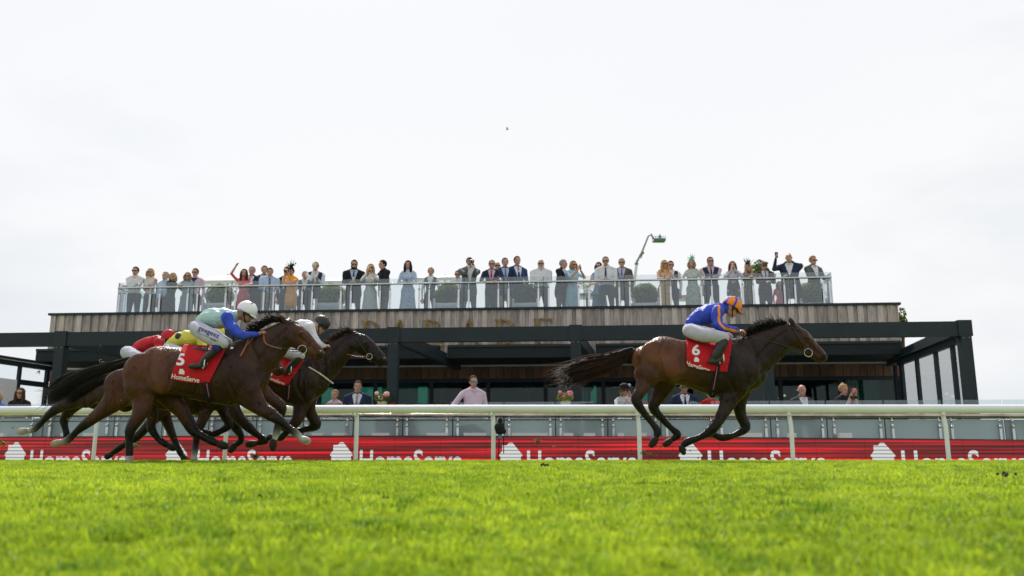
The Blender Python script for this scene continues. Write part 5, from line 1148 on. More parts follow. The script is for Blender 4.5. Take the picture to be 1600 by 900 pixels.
J6, b6 = make_jockey('jockey', 'crouched jockey in royal blue silks with orange striped sleeves and cap on horse 6', H6, dict(
  torso=[(1079, 504, 9), (1089, 498, 13), (1103, 492, 15.5), (1117, 487, 14.5), (1127, 483, 11), (1134, 483, 7)], seat=[(1078, 516, 12), (1088, 520, 13)],
  thigh=[(1080, 517, 12), (1096, 522, 12), (1114, 524.5, 10.5), (1132, 527, 8)], boot=[(1131, 530, 7.5), (1126, 542, 8.5), (1119, 554, 7), (1117, 561, 5.5)], foot=[(1127, 563.5, 4), (1117, 564.5, 5), (1108, 565, 4)],
  arm=[(1122, 485, 9), (1120, 498, 8.5), (1125, 510, 7), (1150, 516, 4.8)], hand=((1151, 517), (1160, 518)), hand2=((1152, 527), (1160, 529)),
  helmet=(1144, 480), look=((.86, -.50), (.45, .9)), helmet_mats=(so, BLACKM), helmet_mat2=sb, peak_mat=so, helmet_paint=lambda x, y, z: np.sin(np.arctan2(x, y*.9+.02)*5+1.1) > .35,
  mats=dict(top=sb, legs=breech, boot=bootm, sleeve=sb, skin=SKIN), paint=paint6))
aqua = cloth('silks_pale_aqua', (.42, .62, .64), var=.15, bump=.9, rough=.5); rb = cloth('silks_bright_blue', (.03, .07, .52), var=.15, bump=.9, rough=.5); kn = cloth('knee_navy', (.03, .035, .20))
J5, b5 = make_jockey('jockey', 'crouched jockey in pale aqua silks with blue sleeves and white cap on horse 5', H5, dict(
  torso=[(315, 503, 10), (324, 498, 14), (337, 497, 16), (350, 497, 16), (361, 495, 13.5), (369, 492, 8)], seat=[(307, 512, 11.5), (316, 517, 13)],
  thigh=[(308, 514, 12), (322, 522, 13), (336, 530, 11.5), (349, 536, 8.5)], knee=(339, 543, 8), boot=[(343, 541, 7.5), (331, 552, 6.5), (320, 562, 5.8), (316, 568, 5.2)], foot=[(319, 572, 4), (308, 572, 5), (298, 572.5, 4)],
  arm=[(355, 495, 9.5), (360, 507, 8.5), (374, 522, 7.5), (400, 523, 5)], hand=((401, 523), (410, 520)),
  helmet=(386, 488), look=((.88, -.42), (.40, .92)), helmet_mats=(mat('cap_white', (.78, .78, .84), .4, bump=.2), BLACKM), 
  mats=dict(top=aqua, legs=breech, boot=bootm, sleeve=rb, skin=SKIN2, knee=kn)))
navy_p = cloth('navy_print', (.03, .03, .16), bump=0)
V2, T = text_geo('geegeez', 1.0, .008); V2 = V2*(35/(V2[:, 0].max()*2)); decal_on(J5, b5, H5, V2, T, (325.5, 521), -23, 'thigh_lettering', navy_p) if False else decal_on(J5, b5, H5, V2, T, (325.5, 520.5), 23, 'thigh_lettering', navy_p)
V2, T = text_geo('.co.uk', 1.0, .015); V2 = V2*(9/(V2[:, 0].max()*2)); decal_on(J5, b5, H5, V2, T, (333, 531), 23, 'thigh_lettering', navy_p)
Bx = np.array([(-18.6, -5.6), (19, -5.6), (19, -6.3), (-18.6, -6.3), (-18.6, 4.6), (-19.3, 4.6), (-19.3, -6.3)])
decal_on(J5, b5, H5, np.array([(x, y) for x in np.linspace(-19, 19, 14) for y in (-5.5, -6.1)]), [[2*i, 2*i+2, 2*i+3, 2*i+1] for i in range(13)], (325.5, 520.5), 23, 'print_outline', navy_p)
wsilk = cloth('silks_white', (.66, .66, .74), var=.08, bump=.8, rough=.5)
JB, bb = make_jockey('jockey', 'jockey in white silks and a plain black cap on the dark brown horse', HB, dict(
  torso=[(438, 532, 9), (450, 524, 12.5), (462, 516, 14), (473, 512, 13), (483, 510, 10.5), (489, 511, 7)], seat=[(430, 540, 11), (438, 544, 12)],
  thigh=[(432, 542, 11), (446, 548, 11), (458, 552, 9), (470, 556, 7)], boot=[(469, 558, 6.5), (460, 566, 6), (452, 575, 5), (450, 579, 4.4)], foot=[(454, 581, 3.6), (446, 581, 4.2), (441, 580, 3.6)],
  arm=[(484, 511, 8), (488, 524, 7), (496, 535, 5.5), (505, 541, 4)], hand=((505, 541.5), (512, 541)),
  helmet=(502, 507.5), look=((.80, -.58), (.5, .86)), helmet_mats=(mat('cap_black', (.012, .013, .014), .45, bump=.2), BLACKM), mats=dict(top=wsilk, legs=cloth('grey_breeches', (.42, .42, .46)), boot=bootm, sleeve=wsilk, skin=SKIN)))
yel = cloth('silks_yellow', (.66, .62, .09), var=.12, bump=.8, rough=.5)
def painty(idx, cen, tg, ms, Y, b):
    k = b.mi(BLACKM); c = P(283, 526.5, Y); d = np.hypot(cen[:, 0]-c[0], cen[:, 2]-c[2]); return np.where((d < .048) & (cen[:, 1] < Y), k, idx)
JY, by = make_jockey('jockey', 'jockey in yellow silks with a black spot, mostly hidden behind the jockey in aqua', HY, dict(
  torso=[(268, 538, 8), (279, 532, 12), (292, 529, 13), (305, 528, 12), (316, 526, 10), (324, 526, 7)], seat=[(264, 545, 10), (272, 549, 11)],
  thigh=[(266, 547, 10.5), (280, 553, 11), (294, 558, 9), (306, 562, 7.5)], boot=[(305, 566, 6.5), (294, 578, 6), (286, 588, 5), (283, 592, 4.5)], foot=[(288, 594, 3.6), (280, 594.5, 4.2), (272, 594, 3.6)],
  arm=[(314, 527, 8), (318, 540, 7), (330, 550, 6), (350, 550, 4.4)], hand=((350, 550), (358, 549)),
  helmet=(336, 522), look=((.85, -.5), (.45, .9)), helmet_mats=(yel, BLACKM), mats=dict(top=yel, legs=breech, boot=bootm, sleeve=yel, skin=SKIN), paint=painty))
redk = cloth('silks_red', (.50, .015, .03), var=.12, bump=.8, rough=.5)
JR, br = make_jockey('jockey', 'jockey in red silks and red cap bent low at the back of the group', HR, dict(
  torso=[(212, 547, 8), (221, 542, 11), (231, 538, 12), (241, 535, 11), (250, 533, 9), (255, 532, 6)], seat=[(199, 551, 10.5), (206, 553, 11)],
  thigh=[(200, 552, 10.5), (214, 558, 10), (227, 562, 8), (238, 565, 6.5)], boot=[(237, 568, 6), (228, 578, 5), (221, 587, 4.4), (219, 590, 4)], foot=[(222, 591, 3.4), (215, 592, 4), (209, 592, 3.4)],
  arm=[(247, 535, 7), (250, 546, 6.5), (260, 554, 5.2), (276, 554, 4)], hand=((276, 554), (283, 553)),
  helmet=(264, 530), look=((.85, -.5), (.45, .9)), helmet_mats=(redk, BLACKM), mats=dict(top=redk, legs=breech, boot=bootm, sleeve=redk, skin=SKIN)))
# ================================================================== THE SPECTATORS
def ik(Sh, Tg, l1, l2, pole):
    d = Tg-Sh; L_ = np.linalg.norm(d); L2 = min(L_, (l1+l2)*.985); d = d/L_; Tg = Sh+d*L2
    a = (l1*l1-l2*l2+L2*L2)/(2*L2); h_ = math.sqrt(max(0, l1*l1-a*a)); p = np.asarray(pole, float); p = unit(p-d*np.dot(p, d)); return Sh+d*a+p*h_, Tg
HAIRC = dict(dark=(.018, .012, .009), brown=(.07, .035, .018), grey=(.26, .25, .24), blond=(.42, .27, .12), white=(.55, .54, .52), auburn=(.12, .045, .02), fair=(.30, .20, .10))
def hairmat(k): return mat('hair_'+k, HAIRC[k], .85, spec=.15, var=.35, scale=35, stretch=(1, 1, .15), bump=.6, bscale=60)
PEOPLE_G = 'spectators on the roof terrace'
def pattern(name, c1, c2, thr=.56, scale=26): return mat(name, c1, .85, col2=c2, scale=scale, thr=thr, bump=.3, bscale=20)
N_P = 0
def person(px, top, Y, deck, label, sex='m', hair='dark', style='short', top_m=None, bot_m=None, jacket=None, pose='rail', face=0.0, glasses=None, hat=None, tie=None, dress=None, hem=.10, group=PEOPLE_G, sleeves='long', skin=None, lean=.0, vest=None, wide=1.0, beard=None, item=None, scarf=None, voxel=.0125, railz=None, raily=None):
    global N_P; N_P += 1; skin = skin or SKIN
    ct = P(px, top, Y); H = ct[2]-deck-(.02 if hat else 0); sc = H/1.75; hs = 1.0 if sex == 'm' else .95
    hs *= (.55+.45*sc)*1.06; wide = wide*1.09
    o = np.array([ct[0], Y, deck]); g = np.random.default_rng(N_P); face = face if abs(face) > .01 else float(g.uniform(-.35, .35)); wS = (.185 if sex == 'm' else .158)*wide
    ca, sa = math.cos(face), math.sin(face)          # face>0 turns to the picture's right
    def L3(x, y, z): return o + np.array([(x*ca - y*sa)*sc, (x*sa+y*ca)*sc, z*sc])
    def dirv(x, y, z): return np.array([x*ca-y*sa, x*sa+y*ca, z])
    ln = lean
    def T(x, y, z):                                   # torso leans forward about the hips
        dz = z-.95; return L3(x, y-math.sin(ln)*dz, .95+math.cos(ln)*dz)
    s = Solid(); up_t = 'dress' if dress else ('jacket' if jacket else 'top'); side = dirv(0, 1, 0)
    def tb(rows, tag, n=16):                          # upright volume from (z, rx, ry, y)
        pts = [T(0, r_[3] if len(r_) > 3 else 0, r_[0]) for r_ in rows]; rx = np.array([r_[1] for r_ in rows])*sc; ry = np.array([r_[2] for r_ in rows])*sc
        V, Fc = tube_geo(pts, rx, n, ry, side, True, 3); s.b.add(V, Fc, s.m)
        for q, a, c in zip(pts, rx, ry):
            for k in (-1, -.5, 0, .5, 1): s.c.append(q+dirv(1, 0, 0)*k*max(0, a-c)); s.r.append(c); s.t.append(tag)
    fm = sex == 'f'
    waist = (.118 if fm else .145)*wide; belly = waist*(1.0 if wide <= 1.02 else 1.12)
    tb([(1.00, .150*wide, .115*wide), (1.12, waist, belly*.82, -.01 if wide > 1.05 else 0), (1.26, (.140 if fm else .165)*wide, .118*wide, -.012 if fm else 0), (1.38, (.150 if fm else .175)*wide, .100, 0), (1.44, .11*wide, .075, .01)], up_t)
    if fm:
        for k in (-1, 1): s.ball(T(k*.062, -.095, 1.27), .060*sc, up_t)
    s.tube([T(-wS*.80, .005, 1.425), T(0, .01, 1.460), T(wS*.80, .005, 1.425)], np.array([.058, .075, .058])*sc, up_t, lat=.9, sub=2)
    s.tube([T(0, .02, 1.42), T(0, .0, 1.545)], np.array([.062, .052])*sc*(.88 if fm else 1), 'skin', n=12)
    if jacket: tb([(.84, .180*wide, .135*wide), (.98, .172*wide, .130*wide), (1.10, .155*wide, .118*wide)], 'jacket')
    hipt = 'dress' if dress else 'bot'
    if dress:
        fl = .36 if hem < .3 else .26; zz = hem
        re = .175+(fl*.78-.175)*max(0, 1-zz)/.9; zm = (.9+max(zz, .12))/2; rows = [(1.02, .150, .115), (.90, .175, .135), (zm, .175+(re-.175)*.42, .150), (max(zz, .12)+.02, re, re*.8)]
        pts = [L3(0, 0, r_[0]) for r_ in rows]; V, Fc = tube_geo(pts, np.array([r_[1] for r_ in rows])*sc, 20, np.array([r_[2] for r_ in rows])*sc, side, True, 3); s.b.add(V, Fc, s.m)
        for q, r_ in zip(pts, rows): 
            for k in (-.6, 0, .6): s.c.append(q+dirv(1, 0, 0)*k*r_[1]*sc); s.r.append(r_[2]*sc*.8); s.t.append('dress')
    st = .035*g.uniform(-1, 1)
    for k in (-1, 1):
        fy = -.03*k*(1 if N_P % 2 else -1); x1 = .088*wide+.02
        lt = 'skin' if (dress and hem > .12) else hipt
        s.tube([L3(k*.085, 0, .96), L3(k*x1, -.01+fy*.5, .52), L3(k*(x1+.01)+st, fy+.01, .10)], np.array([.100*wide, .066, .048])*sc*(.92 if fm else 1), 'bot' if not dress else lt, sub=4)
        s.tube([L3(k*(x1+.01)+st, fy+.03, .045), L3(k*(x1+.02)+st, fy-.15, .035)], np.array([.045, .038])*sc, 'shoe', lat=.9, n=10)
    # arms
    l1, l2 = .285*sc, .255*sc
    rz = (railz-deck)/sc if railz else 1.05; ry_ = (raily-Y)/sc if raily else -.35
    PZ = {'rail': [((-.16, ry_+.05, rz+.05), (.16, ry_+.05, rz+.05))], 'clasp': [((-.05, -.30, 1.12), (.05, -.30, 1.12))], 'clap': [((-.05, -.30, 1.40), (.05, -.30, 1.43))],
          'phone': [((-.05, -.30, 1.50), (.05, -.30, 1.50))], 'down': [((-.24, -.02, .80), (.24, -.02, .80))], 'raiseL': [((-.24, -.06, 1.80), (.16, ry_+.05, rz+.05))],
          'raiseR': [((-.10, -.25, 1.12), (.22, -.22, 1.55))], 'cross': [((.10, -.22, 1.20), (-.10, -.22, 1.16))], 'drink': [((-.06, -.30, 1.30), (.14, ry_+.05, rz+.05))], 'sip': [((-.05, -.20, 1.47), (.08, -.28, 1.22))],
          'elbow': [((-.42, ry_+.02, rz+.10), (.02, -.30, 1.15))], 'phoneL': [((-.30, -.28, 1.56), (-.05, -.32, 1.12))], 'outL': [((-.52, -.18, 1.02), (.24, -.05, .85))], 'hand_rail': [((-.18, ry_+.03, rz+.04), (.26, -.05, .85))]}[pose][0]
    wr = []
    for k, tg in ((-1, PZ[0]), (1, PZ[1])):
        Sh = T(k*wS, .01, 1.40); Tg = L3(*tg) if pose not in ('clap', 'phone', 'raiseL', 'sip', 'phoneL') else L3(tg[0], tg[1]-math.sin(ln)*(tg[2]-.95), tg[2])
        pole = dirv(k*.25, .1, -1) if pose in ('phoneL', 'phone', 'sip') else (dirv(k*.8, .35, -.75) if pose not in ('raiseL',) else dirv(k*1, .2, -.1))
        El, Wr = ik(Sh, Tg, l1, l2, pole); st_ = 'dress' if (dress and sleeves == 'long') else ('jacket' if jacket else 'sleeve'); sk2 = 'skin' if sleeves in ('short', 'none') else st_
        if dress and sleeves == 'short': st_ = 'dress'
        if sleeves == 'none': st_ = 'skin'
        aw = 1.12 if jacket else (1.0 if not fm else .86)
        s.tube([Sh, (Sh+El)/2, El], np.array([.058, .050, .043])*sc*aw*math.sqrt(wide), st_, n=12, sub=2); s.tube([El, (El+Wr)/2, Wr], np.array([.043, .039, .030])*sc*aw, sk2, n=12, sub=2)
        d = unit(Wr-El); 
        if pose in ('clap',): d = unit(d*.3+np.array([0, 0, 1.]))
        s.tube([Wr-d*.01, Wr+d*.02], .026*sc, 'skin', n=8); hand_prims(s, Wr+d*.01, d, dirv(0, -.2, 1) if pose != 'clap' else dirv(k, 0, 0), 'skin', sc*1.05, .6 if pose not in ('clap',) else .15, -k); wr.append((Wr, d))
    # head
    hc = T(0, -.012, 1.632) if True else None; hc = T(0, -.012, 1.75-.118*hs/sc*1.0)
    tilt = -.10-.12*(1 if pose in ('clasp', 'phone') else 0); fwd = dirv(math.sin(0)*1, -1, tilt); upv = np.array([0, 0, 1.])
    M = head_prims(s, hc, fwd, upv, 'skin', hs); r_, f_, u_ = M[:, 0], M[:, 1], M[:, 2]
    V, Fc = s.skin(voxel*max(.8, sc), 3); cen = V[Fc].mean(1); near = s.nearest(cen)
    t = thing('person', label, 'person', o, group); b = MB()
    MM = dict(skin=skin, top=top_m or mat('shirt_white'), sleeve=top_m or mat('shirt_white'), bot=bot_m or mat('trouser_dark'), shoe=mat('shoe_black', (.015, .013, .012), .4), jacket=jacket or top_m or mat('shirt_white'), dress=dress or mat('shirt_white'))
    ms = {k: b.mi(v) for k, v in MM.items()}; tgs = np.array([s.t[i] for i in near]); idx = np.array([ms[k] for k in tgs])
    loc = (cen-o)/sc; lx = loc[:, 0]*ca+loc[:, 1]*sa; ly = -loc[:, 0]*sa+loc[:, 1]*ca; lz = loc[:, 2]; front = (ly+math.sin(ln)*(lz-.95)) < -.03
    if jacket:
        vz = 1.08; V_ = front & (np.abs(lx) < .095*np.clip((lz-vz)/.36, 0, 1.0)) & (lz > vz) & (lz < 1.52) & np.isin(tgs, ['jacket', 'skin']) & (lz < 1.475)
        idx = np.where(V_, ms['top'], idx)
        idx = np.where((tgs == 'skin') & (lz > 1.43) & (lz < 1.49) & (np.abs(lx) < .10) & ~front, ms['top'], idx)
        hm = front & (lz < 1.06) & (lz > .80) & (np.abs(lx) < .012) & (tgs == 'jacket'); idx = np.where(hm, ms['bot'], idx)
    if vest:
        kv = b.mi(vest); idx = np.where((tgs == 'top') & (lz < 1.47) & ~(front & (np.abs(lx) < .085*np.clip((lz-1.14)/.30, 0, 1)) & (lz > 1.14)) & (np.abs(lx) < .165*wide), kv, idx)
    if not dress and not jacket: idx = np.where((tgs == 'skin') & (lz > 1.425) & (lz < 1.475) & (np.abs(lx) < .09), ms['top'], idx)
    if not dress and not jacket: idx = np.where(np.isin(tgs, ['top', 'bot']) & (lz < 1.005), ms['bot'], np.where((tgs == 'bot') & (lz >= 1.005), ms['top'], idx))
    if dress: idx = np.where((lz > hem+.04) & (lz < .93) & (np.abs(lx) < .17) & (tgs == 'skin'), ms['dress'], idx)
    b.add(V, Fc, MM['skin'], idx); b.build('body', t)
    bv = BVHTree.FromPolygons([Vector(v) for v in V], [tuple(q) for q in Fc])
    face_mesh(t, hc, M, hs, eyes=not glasses, lipm=mat('lips_red', (.45, .05, .06), .4) if fm else None)
    if glasses:
        e = MB(); 
        for k in (-1, 1): e.ball(hc+r_*k*.032*hs+f_*.091*hs+u_*.008*hs, np.array([.028, .011, .021])*hs, lens if glasses == 'sun' else glasses, 10, 7, M)
        e.tube([hc-r_*.078*hs+u_*.012*hs, hc-r_*.066*hs+f_*.070*hs+u_*.012*hs, hc+f_*.094*hs+u_*.014*hs, hc+r_*.066*hs+f_*.070*hs+u_*.012*hs, hc+r_*.078*hs+u_*.012*hs], .0045*hs, BLACKM, n=5, sub=2); e.build('sunglasses' if glasses == 'sun' else 'glasses', t)
    # hair
    hm_ = hairmat(hair); e = MB()
    def capv(rx, ry, rz, cut, back=.02, jit=.004):
        n, k = 24, 14; th = np.linspace(0, math.pi*.80, k+1)[1:]; ph = np.linspace(0, 2*math.pi, n, endpoint=False); VV = []
        for a in th:
            for p_ in ph:
                x, y, z = math.sin(a)*math.cos(p_), math.sin(a)*math.sin(p_), math.cos(a)
                if y > .15 and z < cut+.25*y*0: y2, z2 = y*.72, z
                else: y2, z2 = y, z
                q = hc+u_*.026*hs-f_*back*hs+(r_*x*rx+f_*y2*ry+u_*z2*rz)*hs*(1+jit*10*math.sin(9*p_+5*a+N_P)*.15); VV.append(q)
        VV.append(hc+u_*(.026+rz)*hs-f_*back*hs); Q = [[i*n+j, i*n+(j+1) % n, (i+1)*n+(j+1) % n, (i+1)*n+j] for i in range(k-1) for j in range(n)]
        VV = np.array(VV); keep = []
        for q in Q:
            c = VV[q].mean(0)-hc; y = c @ f_/hs; z = c @ u_/hs
            if y > .03 and z < (cut*.07): continue
            if y > -.02 and z < .0: continue
            if z < -.055 and style == 'short': continue
            keep.append(q)
        e.add(VV, keep, hm_); Tt = [[k*n, j, (j+1) % n] for j in range(n)]; e.ch.append((np.zeros((0, 3)), np.array(Tt), np.full(n, e.mi(hm_)), True))
    if style == 'short': capv(.085, .104, .100, .62)
    elif style == 'bald':
        e.tube([hc+r_*.072*hs+f_*.01*hs, hc+r_*.060*hs-f_*.06*hs, hc-f_*.096*hs-u_*.01*hs, hc-r_*.060*hs-f_*.06*hs, hc-r_*.072*hs+f_*.01*hs], np.array([.012, .022, .026, .022, .012])*hs, hm_, n=8, lat=.6, side=(0, 0, 1), sub=3)
    else:
        capv(.092, .106, .100, .60, .018)
        L_ = {'bob': .15, 'long': .30, 'up': 0}[style]
        if L_:
            for k in (-1, 1):
                a0 = hc+r_*k*.070*hs+u_*.03*hs+f_*.02*hs; e.tube([a0, a0+r_*k*.014-u_*L_*.35, a0+r_*k*.004-u_*L_*.7+f_*.02, a0-r_*k*.004-u_*L_+f_*.03], np.array([.030, .034, .034, .014])*hs, hm_, n=10, lat=1.2, sub=4)
            a0 = hc-f_*.07*hs+u_*.02*hs; e.tube([a0, a0-u_*L_*.5-f_*.01, a0-u_*L_], np.array([.075, .080, .045])*hs, hm_, n=12, lat=.6, side=f_, sub=4)
        else: e.ball(hc+u_*.105*hs-f_*.05*hs, .038*hs, hm_)
    e.build('hair', t)
    if beard:
        e = MB(); e.tube([hc+r_*.066*hs-u_*.03*hs+f_*.02*hs, hc+r_*.050*hs-u_*.075*hs+f_*.052*hs, hc-u_*.098*hs+f_*.078*hs, hc-r_*.050*hs-u_*.075*hs+f_*.052*hs, hc-r_*.066*hs-u_*.03*hs+f_*.02*hs], np.array([.014, .020, .022, .020, .014])*hs, hairmat(beard), n=8, sub=3); e.build('beard', t)
    if not fm and not hat == 'x':
        e = MB(); cm = MM['top']
        e.tube([T(-.058, .03, 1.485), T(-.062, -.02, 1.480), T(-.030, -.075, 1.462), T(-.012, -.092, 1.435)], [.012, .014, .014, .008], cm, n=6, lat=1.5, side=(0, 0, 1), sub=2); e.tube([T(.058, .03, 1.485), T(.062, -.02, 1.480), T(.030, -.075, 1.462), T(.012, -.092, 1.435)], [.012, .014, .014, .008], cm, n=6, lat=1.5, side=(0, 0, 1), sub=2); e.build('collar', t)
    if tie:
        e = MB(); q = []
        for z, w in ((1.455, .018), (1.42, .014), (1.30, .022), (1.16, .030), (1.09, .034)):
            for k in (-1, 1):
                p = T(k*w, -.6, z); hit = bv.ray_cast(Vector(p), Vector(dirv(0, 1, 0))); y = np.array(hit[0]) if hit[0] is not None else T(k*w, -.13, z); q.append(y-dirv(0, 1, 0)*.010)
        e.add(q, [[2*i, 2*i+1, 2*i+3, 2*i+2] for i in range(4)], tie); e.ball((q[0]+q[1])/2, .018*sc, tie, 8, 6); to = e.build('tie', t); md = to.modifiers.new('t', 'SOLIDIFY'); md.thickness = .006
    if scarf: e = MB(); e.tube([T(-.07, .0, 1.47), T(-.04, -.09, 1.44), T(.04, -.09, 1.44), T(.07, 0, 1.47)], .03*sc, scarf, n=8, sub=3); e.tube([T(0, -.11, 1.43), T(.01, -.14, 1.34)], .03*sc, scarf, n=8); e.build('scarf', t)
    if hat:
        kind, hm2 = hat; e = MB(); tp = hc+u_*.105*hs
        if kind == 'flatcap':
            e.ball(hc+u_*.078*hs+f_*.012*hs, np.array([.098, .122, .046])*hs, hm2, 16, 9, M); e.ball(hc+u_*.055*hs+f_*.085*hs, np.array([.070, .055, .010])*hs, hm2, 14, 7, M); e.build('flat_cap', t)
        elif kind == 'brim':
            e.tube([hc+u_*.055*hs, hc+u_*.070*hs], .235*hs, hm2, n=28, side=r_, cap=False); e.ball(hc+u_*.085*hs, np.array([.105, .12, .075])*hs, hm2, 18, 10, M); e.ball(hc+u_*.11*hs+r_*-.09*hs+f_*.06*hs, .035*hs, mat('hat_flower', (.5, .5, .5), .7)); e.build('wide_brimmed_hat', t)
        else:
            gg = np.random.default_rng(N_P); ctr = tp+r_*(.03 if kind == 'fascR' else -.01)*hs; e.ball(ctr, np.array([.075, .06, .016])*hs, hm2, 14, 7)
            for k in range(26 if kind != 'net' else 42):
                d = unit(gg.normal(size=3)+[0, 0, 1.4]); ln_ = gg.uniform(.08, .19 if kind != 'net' else .24); d2 = unit(d+gg.normal(size=3)*.7)
                e.tube([ctr, ctr+d*ln_*.5, ctr+d*ln_*.7+d2*ln_*.4], [.005, .006, .002], hm2, n=4, sub=3, cap=False)
            for k in range(5 if kind != 'net' else 12): e.ball(ctr+gg.normal(size=3)*.05+u_*.05, .022, hm2, 7, 5)
            e.build('fascinator', t)
    # held things are things of their own
    if item in ('phone', 'red phone', 'camera'):
        c = (wr[0][0]+wr[1][0])/2+unit(wr[0][1]+wr[1][1])*.09 if pose == 'phone' else wr[0][0]+wr[0][1]*.10; m_ = mat('phone_black', (.02, .02, .022), .2) if item != 'red phone' else mat('phone_red', (.62, .02, .03), .35)
        e = MB(); sz = (.075, .006, .038) if pose == 'phone' else (.038, .006, .075); e.box(c, sz, m_, (r_, f_, u_))
        if item == 'camera': e.tube([c, c-f_*-.0+f_*.08], .032, m_, n=12, side=u_)
        else: e.box(c+f_*.007, (.012, .002, .008), mat('lens_dot', (.01, .01, .01), .1), (r_, f_, u_))
        tag(e.build('camera' if item == 'camera' else 'phone', None, c), item_label(item, label), 'camera' if item == 'camera' else 'phone')
    elif item in ('wine', 'flute', 'beer'):
        k = 0; c = wr[k][0]+wr[k][1]*.09+np.array([0, -.02, 0]); e = MB(); gl = MATS.get('drink_glass') or glassmat('drink_glass', (.9, .93, .93), refl=.12)
        if item == 'beer': e.tube([c-[0, 0, .06], c+[0, 0, .07]], [.030, .037], mat('lager', (.5, .26, .05), .15), n=14, side=r_); e.tube([c+[0, 0, .07], c+[0, 0, .085]], .037, mat('foam', (.8, .78, .7), .7), n=14, side=r_)
        else: e.tube([c-[0, 0, .07], c-[0, 0, .068]], .032, gl, n=14, side=r_, cap=False); e.tube([c-[0, 0, .07], c+[0, 0, .01]], .004, gl, n=6, side=r_); e.tube([c+[0, 0, .01], c+[0, 0, .05], c+[0, 0, .10]], [.012, .034, .028], mat('wine_pale', (.62, .56, .35), .1), n=12, side=r_, sub=3)
        tag(e.build('drinking_glass', None, c), item_label(item, label), 'glass')
    return t
def item_label(item, label):
    w = {'phone': 'dark phone', 'red phone': 'bright red phone', 'camera': 'black camera', 'wine': 'stemmed wine glass', 'flute': 'stemmed wine glass', 'beer': 'glass of beer'}[item]
    L_ = label.split(); return w+' held by the '+' '.join(L_[:9])
ws = cloth('shirt_white', (.68, .68, .70), var=.05); cloth('trouser_dark', (.022, .024, .030)); ps = cloth('shirt_pink', (.62, .44, .52), var=.05); lb = cloth('shirt_light_blue', (.40, .52, .70), var=.05)
blk = cloth('suit_black', (.012, .013, .016)); nvy = cloth('suit_navy', (.018, .028, .065)); nv2 = cloth('suit_blue', (.025, .05, .14)); gry = cloth('suit_grey', (.10, .11, .115)); brn = cloth('suit_brown_grey', (.11, .09, .085))
chn = cloth('trouser_beige', (.36, .29, .21)); dgr = cloth('trouser_charcoal', (.05, .055, .06)); dgn = cloth('dress_dark_green', (.025, .04, .04)); crm = cloth('knit_cream', (.62, .58, .50)); lav = cloth('shirt_lavender', (.48, .46, .62), var=.05)
tn = cloth('tie_navy', (.02, .03, .09), bump=0); tcr = cloth('tie_crimson', (.42, .02, .08), bump=0); tbl = cloth('tie_blue', (.08, .14, .35), bump=0); tgy = cloth('tie_grey', (.25, .25, .28), bump=0); tpk = cloth('tie_pink', (.5, .2, .28), bump=0)
nvest = cloth('waistcoat_navy', (.02, .035, .075)); blf = cloth('net_black', (.015, .015, .015)); mnt = cloth('net_mint', (.22, .50, .42)); org = cloth('coat_orange', (.80, .34, .05), var=.12)
RZ = (FU(186, 449.5, DP+.16)[1]+FU(1298, 438.5, DP+.16)[1])/2+.03
def TP(px, top, label, dy=.45, **k):
    dY = DP+.16+dy; Y = dY; q = ray(px, top); t_ = dY/(q[0]*SA+q[1]*CA); Yw = t_*q[1]
    front = dy < .6; k.setdefault('lean', .10 if front else .02)
    return person(px, top, Yw, ZD, label, railz=RZ, raily=Yw-dy, **k)
TP(214, 417.6, 'man in white shirt and sunglasses, leftmost on the terrace', hair='dark', pose='cross', glasses='sun', item=None)
TP(238, 420, 'woman with blond bob and cream top holding a drink at the left end', sex='f', hair='blond', style='bob', top_m=crm, bot_m=dgn, pose='cross', glasses='sun', sleeves='none', face=-.25)
TP(259.7, 425, 'grey-haired man in pale shirt behind the woman in a dark green dress', dy=.9, hair='grey', top_m=lb, pose='down')
TP(268.5, 426.5, 'blond woman in a dark green dress turned to the right', sex='f', hair='blond', style='bob', dress=dgn, hem=.1, pose='rail', face=1.1, sleeves='short')
TP(294.3, 426, 'blond woman in pale grey-blue dress with sunglasses leaning on the rail', sex='f', hair='fair', style='bob', dress=cloth('dress_grey_blue', (.24, .33, .37)), pose='rail', glasses='sun', sleeves='short')
TP(306, 419.6, 'man in a pink shirt with navy scarf and sunglasses', dy=.85, hair='dark', top_m=ps, bot_m=dgr, pose='down', glasses='sun', scarf=tn)
red_d = pattern('dress_red_print', (.55, .03, .05), (.70, .35, .33), .58)
TP(382.9, 421, 'woman in a red print dress punching her fist into the air', sex='f', hair='brown', style='long', dress=red_d, hem=.25, pose='raiseL', sleeves='short')
TP(394.5, 416.8, 'grey-haired man in a dark jacket behind the woman in red', dy=.9, hair='grey', top_m=ws, bot_m=dgr, jacket=nvy, tie=tpk, pose='clasp')
TP(413.7, 415.5, 'dark-haired man in dark jacket behind the man in a light blue shirt', dy=1.0, hair='brown', top_m=ws, jacket=blk, pose='down')
TP(422, 419.3, 'man in a light blue shirt, navy tie and beige trousers', hair='brown', top_m=lb, bot_m=chn, tie=tn, pose='clasp', wide=1.15)
TP(449, 417, 'man in a black jacket behind the woman in orange', dy=.95, hair='brown', top_m=ws, jacket=blk, pose='down')
TP(457, 418, 'woman in orange coat and short dress with a black net fascinator', sex='f', hair='dark', style='short', dress=org, hem=.70, pose='phone', hat=('net', blf), item='camera')
TP(477, 424, 'man in white shirt and navy waistcoat half hidden behind his neighbours', dy=.9, hair='grey', top_m=ws, vest=nvest, pose='down')
TP(493.5, 410, 'man in white shirt and navy waistcoat drinking, hand at his mouth', hair='grey', top_m=ws, vest=nvest, bot_m=dgr, pose='sip', glasses='sun', item='flute')
TP(554, 407, 'bearded man in a black suit with sunglasses', hair='dark', top_m=lb, jacket=blk, pose='clasp', glasses='sun', beard='dark', tie=tn, wide=1.1, item='flute')
